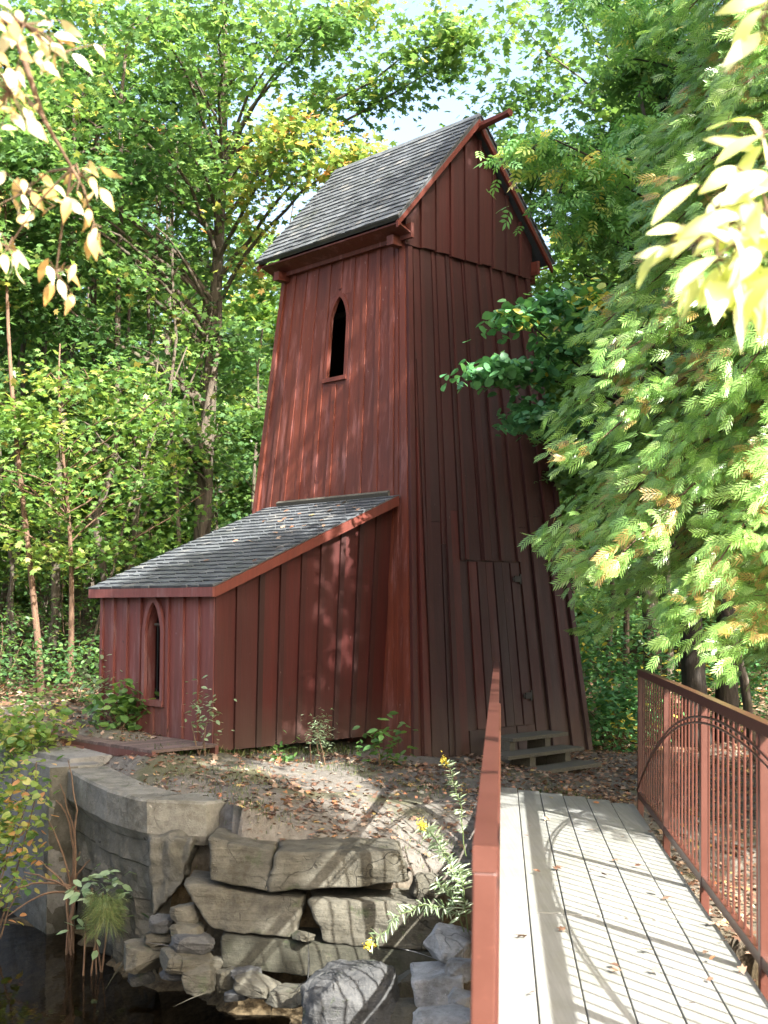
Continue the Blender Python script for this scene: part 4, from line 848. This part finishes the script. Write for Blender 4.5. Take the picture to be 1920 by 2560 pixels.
# ------------------------------------------------------------------ rocks and walls
def rock(name, label, cat, c, rad, mt, seed, group=None, sub=4, rough=.22, flat=.0):
    bpy_me = bpy.data.meshes.new(name); import bmesh
    bm_ = bmesh.new(); c = np.array(c, float); rh = rs(seed + 900)
    for _ in range(26 if sub < 5 else 60):
        p = nrm(rh.normal(size=3)); p = np.sign(p) * np.abs(p) ** .62; bm_.verts.new(tuple(p * rh.uniform(.86, 1.0)))
    bmesh.ops.convex_hull(bm_, input=bm_.verts); bmesh.ops.delete(bm_, geom=[v for v in bm_.verts if not v.link_faces], context='VERTS')
    bmesh.ops.bevel(bm_, geom=bm_.edges[:], offset=.07, segments=2, profile=.6, affect='EDGES')
    bmesh.ops.triangulate(bm_, faces=bm_.faces[:]); bmesh.ops.subdivide_edges(bm_, edges=bm_.edges[:], cuts=1 if sub < 5 else 3, use_grid_fill=True)
    for v in bm_.verts:
        p = v.co.copy(); n1 = noise.noise(p * 1.6 + Vector((seed, 0, 0))); n2 = noise.noise(p * 4.5 + Vector((0, seed, 0))); n3 = noise.noise(p * 12)
        q = p * (1 + rough * .35 * n1 + rough * .28 * n2 + rough * .10 * n3); v.co = Vector((q.x * rad[0], q.y * rad[1], q.z * rad[2]))
    bm_.to_mesh(bpy_me); bm_.free(); bpy_me.polygons.foreach_set("use_smooth", [sub >= 5] * len(bpy_me.polygons)); bpy_me.materials.append(mt)
    o = bpy.data.objects.new(name, bpy_me); sc.collection.objects.link(o); o.location = tuple(c); rq = random.Random(seed); o.rotation_euler = (rq.uniform(-.12, .12), rq.uniform(-.15, .15), rq.uniform(-.5, .5) if rad[0] < .3 else 0)
    return tag(o, label, cat, group)
def block(name, label, quad, Ys, depth, mt, seed, group, amp=.02, rnd_=.16):
    """dressed stone: front outline measured in the photo, tl tr br bl, at distances Ys"""
    f = [at(q[0], q[1], y) for q, y in zip(quad, Ys)]; n1, n2, n3 = 22, 12, 10
    import bmesh
    bm_ = bmesh.new(); bmesh.ops.create_cube(bm_, size=2); bmesh.ops.subdivide_edges(bm_, edges=bm_.edges, cuts=23, use_grid_fill=True)
    org = np.mean(f, 0)
    for v in bm_.verts:
        x, y, z = v.co; m = max(abs(x), abs(y), abs(z)); p = np.array([x, y, z])
        r8 = (abs(x) ** 24 + abs(y) ** 24 + abs(z) ** 24) ** (1 / 24); p = p / max(r8, 1e-6) * 1.0
        u_, w_, d_ = (p[0] + 1) / 2, (p[2] + 1) / 2, (p[1] + 1) / 2
        q = f[0] * (1 - u_) * w_ + f[1] * u_ * w_ + f[2] * u_ * (1 - w_) + f[3] * (1 - u_) * (1 - w_) + np.array([0, depth * d_, 0])
        k = Vector((q[0], q[1], q[2])) ; dv_ = noise.noise(k * 2.6 + Vector((seed, 0, 0))) * amp * 1.3 + (noise.cell(k * 6 + Vector((seed, 0, 0))) - .5) * amp * .35 + noise.noise(k * 9 + Vector((0, seed, 0))) * amp * .7 + abs(noise.noise(k * 5 + Vector((0, 0, seed)))) * -amp
        cdir = nrm(q - (org + np.array([0, depth / 2, 0]))); q = q + cdir * dv_
        v.co = Vector(tuple(q - org))
    me = bpy.data.meshes.new(name); bm_.to_mesh(me); bm_.free(); me.polygons.foreach_set("use_smooth", [True] * len(me.polygons)); me.materials.append(mt)
    o = bpy.data.objects.new(name, me); sc.collection.objects.link(o); o.location = tuple(org); return tag(o, label, 'stone block', group)
SG = 'large stone blocks of the bank wall'
block('stone_block', 'small squared tan block, top left of the stacked bank wall', [(519, 2095), (686, 2124), (672, 2228), (520, 2204)], [9.15, 9.05, 9.0, 9.1], .5, M['stone'], 1, SG)
block('stone_block', 'long rounded tan block, topmost and rightmost of the top course', [(684, 2126), (1000, 2128), (1030, 2205), (662, 2240)], [9.0, 8.9, 8.85, 8.95], .55, M['stone'], 2, SG, .03)
block('stone_block', 'brown wedge-ended block on the left of the middle course', [(452, 2206), (762, 2246), (742, 2348), (520, 2330)], [9.12, 8.98, 8.9, 9.0], .5, M['stone'], 3, SG, .025)
block('stone_block', 'broad tan block on the right of the middle course', [(760, 2246), (1110, 2256), (1112, 2384), (800, 2362)], [8.93, 8.8, 8.75, 8.85], .5, M['stone'], 4, SG, .025)
block('stone_block', 'long dark mossy slab forming the lowest course of the bank wall', [(548, 2338), (1120, 2388), (1112, 2470), (545, 2424)], [8.95, 8.72, 8.66, 8.86], .5, M['stone_low'], 5, SG)
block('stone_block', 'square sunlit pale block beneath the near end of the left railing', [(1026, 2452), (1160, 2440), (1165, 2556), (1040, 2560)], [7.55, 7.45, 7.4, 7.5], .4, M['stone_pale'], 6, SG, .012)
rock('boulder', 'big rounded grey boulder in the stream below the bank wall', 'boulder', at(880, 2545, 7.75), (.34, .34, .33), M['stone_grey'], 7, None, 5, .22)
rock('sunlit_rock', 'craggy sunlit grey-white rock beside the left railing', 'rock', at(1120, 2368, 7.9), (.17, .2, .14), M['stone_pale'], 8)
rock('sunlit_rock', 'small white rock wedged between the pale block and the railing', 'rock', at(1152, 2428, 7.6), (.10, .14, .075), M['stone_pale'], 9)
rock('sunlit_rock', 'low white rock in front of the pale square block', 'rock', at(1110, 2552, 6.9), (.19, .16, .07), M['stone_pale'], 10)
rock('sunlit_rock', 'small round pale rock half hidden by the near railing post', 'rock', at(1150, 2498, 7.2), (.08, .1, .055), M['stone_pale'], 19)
stones = [(405, 2306, 9.3, .09, .06, 'small angular stone on top of the rubble pile, left of the wedge-ended block'), (465, 2285, 9.2, .10, .075, 'angular tan stone tucked against the left end of the wedge block'), (472, 2325, 9.1, .12, .06, 'flat tan stone under the left end of the wedge block'),
          (482, 2357, 9.0, .145, .065, 'mossy yellowish stone under the wedge-ended block'), (368, 2392, 9.35, .19, .10, 'wide pale stone at the water edge, leftmost of the rubble'), (470, 2402, 8.95, .19, .07, 'broad pale stone in the middle of the rubble pile'),
          (440, 2436, 9.0, .11, .035, 'thin flat stone at the water line'), (497, 2447, 8.8, .105, .10, 'round grey stone standing at the water line'), (566, 2450, 8.85, .08, .08, 'dark round stone below the left end of the lowest slab'), (615, 2438, 8.75, .11, .045, 'flat dark stone lying under the mossy slab'),
          (643, 2462, 8.5, .15, .055, 'long low wet stone at the water edge below the mossy slab'), (735, 2488, 8.4, .17, .06, 'low pale stone with leaves on it, left of the boulder'), (590, 2490, 8.5, .08, .035, 'tiny wet stone in the water left of the low pale stone'), (755, 2341, 8.85, .08, .03, 'little chock stone between the blocks of the middle course'),
          (1010, 2478, 8.2, .12, .12, 'dark upright stone left of the sunlit square block'), (960, 2460, 8.3, .10, .07, 'dark stone behind the big boulder'), (1010, 2545, 7.6, .15, .09, 'shaded stone between the boulder and the sunlit block'), (400, 2345, 9.35, .12, .045, 'flat stone resting on the rubble near the grassy tuft'),
          (352, 2440, 9.4, .10, .05, 'low stone at the water edge beneath the leftmost rubble stone'), (545, 2412, 8.95, .07, .05, 'small stone filling the end of the lowest slab')]
stones += [(1070, 2215, 9.0, .12, .08, 'stone half buried in leaves at the right end of the top course')]
for k, (px, py, y, rx, rz, lb) in enumerate(stones):
    rock('rubble_stone', lb, 'stone', at(px, py, y), (rx * 1.2, rx * 1.05, rz * 1.25), M['stone'] if k % 3 else M['stone_grey'], 30 + k, 'rubble stones at the foot of the bank', 4, .25)
# stepped base under the rubble so nothing hovers
# concrete retaining wall: swept profile
def sweep(name, mt, parent, path, prof, seed, amp=.015, du=.05):
    """path of (x, y, ztop) points with the outside on the right hand; prof = [(inward offset, depth below top)]"""
    pts = [np.array(path[0], float)]
    for a_, b_ in zip(path[:-1], path[1:]):
        a_, b_ = np.array(a_, float), np.array(b_, float); n_ = max(1, int(np.linalg.norm(b_ - a_) / du)); pts += [a_ + (b_ - a_) * k / n_ for k in range(1, n_ + 1)]
    T = [nrm((pts[min(i + 1, len(pts) - 1)] - pts[max(i - 1, 0)])[:2]) for i in range(len(pts))]
    pf = [prof[0]]
    for a_, b_ in zip(prof[:-1], prof[1:]):
        n_ = max(1, int(math.hypot(b_[0] - a_[0], b_[1] - a_[1]) / .05)); pf += [(a_[0] + (b_[0] - a_[0]) * k / n_, a_[1] + (b_[1] - a_[1]) * k / n_) for k in range(1, n_ + 1)]
    m_ = MB(); V_ = []
    for p, t in zip(pts, T):
        inn_ = np.array([-t[1], t[0], 0])
        for o_, d_ in pf:
            q = p + inn_ * o_ - np.array([0, 0, d_]); k = Vector(tuple(q)); am = amp * (1 + 2.2 * sm(.5, .9, d_) * 1.)
            q = q - inn_ * am * (noise.noise(k * 4 + Vector((seed, 0, 0))) + .5 * noise.noise(k * 11)) + np.array([0, 0, .3 * amp * noise.noise(k * 5)])
            V_.append(q)
    n_ = len(pf); Fc = [(i * n_ + j, (i + 1) * n_ + j, (i + 1) * n_ + j + 1, i * n_ + j + 1) for i in range(len(pts) - 1) for j in range(n_ - 1)]
    Fc += [tuple(range(n_)), tuple((len(pts) - 1) * n_ + j for j in range(n_))[::-1]]
    m_.add(V_, Fc, .5); return m_.build(name, mt, parent, smooth=False)
wpts = [atz(173, 1920, .13), atz(229, 1949, .12), atz(277, 1972, .11), atz(340, 1990, .10), atz(374, 1997, .10), atz(444, 2001, .09), atz(513, 2004, .08), atz(556, 1998, .075), atz(583, 1978, .07)]
rwl = empty('retaining_wall', tuple(wpts[3] - np.array([0, 0, 1.4])), 'curved cracked concrete retaining wall standing over the stream', 'wall')
M['concrete_cap'] = stone_mat('pale_weathered_concrete', (.085, .083, .07), (.19, .185, .16), (.06, .055, .038), 0)
sweep('cap', M['concrete_cap'], rwl, [tuple(p) for p in wpts], [(.34, .3), (.34, 0), (-.015, 0), (-.035, .02), (-.035, .26), (.02, .34), (.34, .34)], 3, .010)
sweep('wall_body', M['concrete'], rwl, [tuple(p) for p in wpts[:-4]], [(.34, .32), (.34, .30), (.035, .30), (.02, .52), (.045, .54), (.04, .80), (.075, .82), (.09, 1.3), (.10, 1.75)], 5, .028)
bk_o = block('broken_wall_end', None, [(366, 2078), (486, 2090), (462, 2215), (378, 2300)], [9.56, 9.46, 9.42, 9.55], .42, M['concrete'], 71, None, .055)
del bk_o["category"]; bk_o.parent = rwl; bk_o.location = bk_o.location - rwl.location; bk_o["label"] = 'rough eroded broken end under the overhanging cap'
pier = empty('concrete_pier', (-3.4, 12, WATER), 'pale flat-faced concrete pier in the water at the left edge', 'pier')
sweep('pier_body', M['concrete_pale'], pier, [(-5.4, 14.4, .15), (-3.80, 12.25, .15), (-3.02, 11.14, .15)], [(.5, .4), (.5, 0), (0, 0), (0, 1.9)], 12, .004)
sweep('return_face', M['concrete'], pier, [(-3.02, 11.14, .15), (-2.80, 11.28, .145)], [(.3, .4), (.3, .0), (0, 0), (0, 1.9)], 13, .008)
m_ = MB(); sl_p = [atz(115, 1893, .17), atz(60, 1880, .17), atz(200, 1870, .2), atz(462, 1858, .215), atz(452, 1884, .17), atz(300, 1893, .17), atz(175, 1905, .16)]
m_.add([p + [0, 0, .03] for p in sl_p] + [p - [0, 0, .15] for p in sl_p], [tuple(range(7))[::-1]] + [(i, (i + 1) % 7, 7 + (i + 1) % 7, 7 + i) for i in range(7)])
tag(m_.build('concrete_path', M['concrete_pale']), kind='structure')
# platform beside the lean-to
plat = empty('wooden_platform', tuple(P(1.4, -2.6, .2)), 'low dark board platform lying beside the pink lean-to wall', 'platform')
m_ = MB(); x = .36
while x < 2.7:
    m_.box(P(x + .04, -LL - .42, .285), .036 * U, .37 * Vv, .014 * ZZ, rnd.uniform(0, 1)); x += .08
m_.build('board', M['platform'], plat)
for b_ in (-.07, -.77):
    m_ = MB(); m_.box(P(1.53, -LL + b_, .24), 1.17 * U, .018 * Vv, .045 * ZZ, 0); m_.build('edge_beam', M['paint_pink'], plat)
sk = MB(); A = [P(1.55, -LL - .80, .24), P(2.15, -LL - .80, .24), P(2.3, -LL - 1.05, .02), P(1.5, -LL - 1.05, .02)]; sk.hexa(A, [p - .02 * ZZ for p in A], .5); sk.build('sloping_skirt', M['paint_trim'], plat)

# ------------------------------------------------------------------ litter, grass, plants on the bank
def scatter_ground(name, n, xr, yr, kind, lm, size, seed, dens=None, flat=.35, tintf=None, up=0., lift=.012, upright=False, label=None, cat=None):
    rr = rs(seed); x = rr.uniform(*xr, n); y = rr.uniform(*yr, n); keep = (np.interp(x, BX, BY) - y) < .12
    nz_ = np.array([noise.noise(Vector((a_ * 1.1, b_ * 1.1, seed))) for a_, b_ in zip(x, y)])
    if dens is not None: keep &= rr.uniform(0, 1, n) < dens(x, y, nz_)
    x, y = x[keep], y[keep]; m = len(x); z = ground_h(x, y) + .035 * np.array([noise.noise(Vector((a_ * 2.2, b_ * 2.2, 0))) for a_, b_ in zip(x, y)]) + lift * rr.uniform(.4, 1.8, m)
    an = rr.uniform(0, 6.28, m)
    if upright: tip = np.stack([np.cos(an) * .45, np.sin(an) * .45, np.ones(m)], 1); nor = np.stack([np.cos(an + 1.3), np.sin(an + 1.3), np.zeros(m)], 1)
    else: tip = np.stack([np.cos(an), np.sin(an), rr.normal(0, flat, m)], 1); nor = np.stack([rr.normal(0, flat, m), rr.normal(0, flat, m), np.ones(m)], 1)
    o = leaves(name, kind, np.stack([x, y, z], 1), tip, nor, rr.uniform(*size, m), rr.uniform(0, 1, m) if tintf is None else tintf(rr, m), lm)
    return tag(o, label, cat, kind='stuff')
scatter_ground('leaf_litter', 44000, (-4.5, 5.5), (7.5, 16), 'maple', M['litter'], (.02, .068), 301, lambda x, y, n: np.clip(.45 + 1.0 * n + .3 * (y < 10) + .35 * (x > 1), .10, 1), label='fallen brown and tan leaves strewn over the bank', cat='leaf litter')
scatter_ground('wood_floor_litter', 14000, (-9, 9), (15.5, 26), 'quad', M['litter'], (.06, .14), 302, label='brown leaves covering the floor of the wood', cat='leaf litter')
scatter_ground('grass', 16000, (-3.2, 2), (9.0, 12.2), 'blade', M['grass'], (.015, .05), 303, lambda x, y, n: np.clip(1.6 * n + .12 + .3 * (y < 9.8), 0, 1), upright=True, lift=0, label='short sparse grass growing through the leaves on the bank', cat='grass')
scatter_ground('wall_foot_grass', 6000, (-2.2, 1.4), (11.3, 13.2), 'blade', M['grass'], (.03, .09), 304, lambda x, y, n: (np.abs((x + 1.64) * .687 - (y - 11.85) * .727 + .05) < .16) * 1., upright=True, lift=0, label='longer grass along the foot of the red walls', cat='grass')
def tuft(name, label, c, n, L, seed, lm, droop=.4, rad=.1):
    rr = rs(seed); an = rr.uniform(0, 6.28, n); c = np.array(c); pos = c + np.stack([np.cos(an) * rad * .8, np.sin(an) * rad * .5, rr.uniform(-1.5, .8, n) * rad], 1) * rr.uniform(.1, 1, (n, 1)) ** .6
    tip = np.stack([np.cos(an) * .9, np.sin(an) * .9, rr.uniform(-1.2, .5, n)], 1)
    return tag(leaves(name, 'thin', pos, tip, np.stack([rr.normal(0, .4, n), rr.normal(0, .4, n), np.ones(n)], 1), L * rr.uniform(.5, 1.2, n), rr.uniform(.3, 1, n), lm), label, 'grass tuft')
tuft('grass_tuft', 'shaggy yellow-green grass tuft hanging by the water at the foot of the concrete wall', at(262, 2262, 9.75), 2400, .10, 310, M['grass'], rad=.16)
# vine stems at the pier
vs = empty('vine_stems', tuple(atz(170, 2250, WATER)), 'tangle of bare brown vine stems in the corner beside the pale pier', 'vine'); m_ = MB()
rr = rs(320); root_p = at(182, 2225, 10.55)
for tx, ty in ((30, 2230), (60, 2180), (95, 2150), (120, 2050), (150, 1960), (170, 1900), (200, 2130), (140, 2000), (20, 2290), (225, 2150)):
    pts, rd = bend(root_p + rr.normal(0, .03, 3), at(tx, ty, 10.5), .012, .004, rr, 7, .08, .1); m_.tube(pts, rd, 5)
for k in range(5): pts, rd = bend(root_p + rr.normal(0, .03, 3), root_p + np.array([rr.uniform(-.08, .08), -.05, -.75]), .014, .006, rr, 6, .03, 0); m_.tube(pts, rd, 5)
m_.build('stem', M['stem'], vs)
def goldenrod(label, base, tipp, seed, nleaf=80, L=.10, bloom=True):
    rr = rs(seed); base = np.array(base); tipp = np.array(tipp); root = empty('goldenrod', tuple(base), label, 'plant'); m_ = MB()
    pts, rd = bend(base, tipp, .004, .002, rr, 12, .03, .16); m_.tube(pts, rd, 5); m_.build('stem', M['green_stem'], root)
    q = rr.uniform(.15, .97, nleaf) * 12; i_ = q.astype(int); P_ = np.array(pts); pos = P_[i_] * (1 - (q - i_))[:, None] + P_[np.minimum(i_ + 1, 12)] * (q - i_)[:, None]
    ax = nrm(P_[12] - P_[0]); an = rr.uniform(0, 6.28, nleaf); s1 = nrm(np.cross(ax, [0, 0, 1.]) + 1e-6); s2 = np.cross(ax, s1)
    tip = np.cos(an)[:, None] * s1 + np.sin(an)[:, None] * s2 + ax * .45 + np.array([0, 0, -.1])
    leaves('leaf', 'narrow', pos, tip, np.tile([0, -.5, 1.], (nleaf, 1)) + rr.normal(0, .3, (nleaf, 3)), L * rr.uniform(.6, 1.1, nleaf), rr.uniform(.3, 1, nleaf), M['weed'], root)
    if not bloom: return
    n_ = 90; pos = P_[12] + rr.normal(0, .012, (n_, 3)) + ax * rr.uniform(-.03, .03, (n_, 1)); an = rr.uniform(0, 6.28, n_)
    leaves('flower_head', 'quad', pos, np.stack([np.cos(an), np.sin(an), rr.uniform(-.5, 1, n_)], 1), rr.normal(0, 1, (n_, 3)), rr.uniform(.008, .018, n_), rr.uniform(0, 1, n_), M['flower'], root)
goldenrod('tall goldenrod standing upright behind the left railing near the tower', at(1165, 2140, 8.4), at(1112, 1903, 8.3), 401, 90, .065)
goldenrod('white-lit goldenrod leaning left beside the near railing post', at(1165, 2260, 7.6), at(1055, 2062, 7.3), 402, 110, .08)
goldenrod('drooping goldenrod with yellow tip hanging low over the stone blocks', at(1165, 2290, 7.5), at(925, 2362, 7.0), 403, 100, .075)
goldenrod('short goldenrod tuft close against the railing post', at(1160, 2330, 7.4), at(1085, 2205, 7.3), 404, 70, .075, False)
goldenrod('green leafy stem pressed against the railing below the sunlit goldenrod', at(1170, 2330, 7.3), at(1145, 2170, 7.3), 405, 80, .08, False)
def roof_leaf(k, p, n_, seed, lb, gp, s):
    rr = rs(seed); t_ = nrm(rr.normal(size=3) - 0); t_ = nrm(t_ - n_ * np.dot(t_, n_) + .15 * n_)
    o = leaves('fallen_leaf', 'oval' if k % 2 else 'maple', np.zeros((1, 3)), t_[None], (n_ + rr.normal(0, .25, 3))[None], np.array([s]), np.array([rr.uniform(.2, 1)]), M['litter'])
    o.location = tuple(p + .03 * n_); tag(o, lb, 'leaf', gp)
rr = rs(500)
dvL = nrm(P(0, b1, LZR) - P(0, -LL - LO, LZT)); nvL = nrm(np.cross(U, dvL)); nvL = nvL if nvL[2] > 0 else -nvL
for k in range(30):
    p = lrp(LA + np.clip(rr.normal(.6, .55), 0, 2.1), np.clip(rr.normal(1.6, .7), .1, run - .1)); roof_leaf(k, p, nvL, 510 + k, 'dry curled leaf lying on the shingles of the lean-to roof', 'fallen leaves on the lean-to roof', rr.uniform(.05, .085))
for k in range(34):
    s, t_ = rr.uniform(4.8, 10.6), rr.uniform(.15, 1.05) if k % 2 else rr.choice(pe[1:]) - .02; roof_leaf(k, Q(s, t_, -.012), ZZ, 560 + k, 'dry leaf lying on the planks of the footbridge', 'fallen leaves on the bridge deck', rr.uniform(.035, .07))
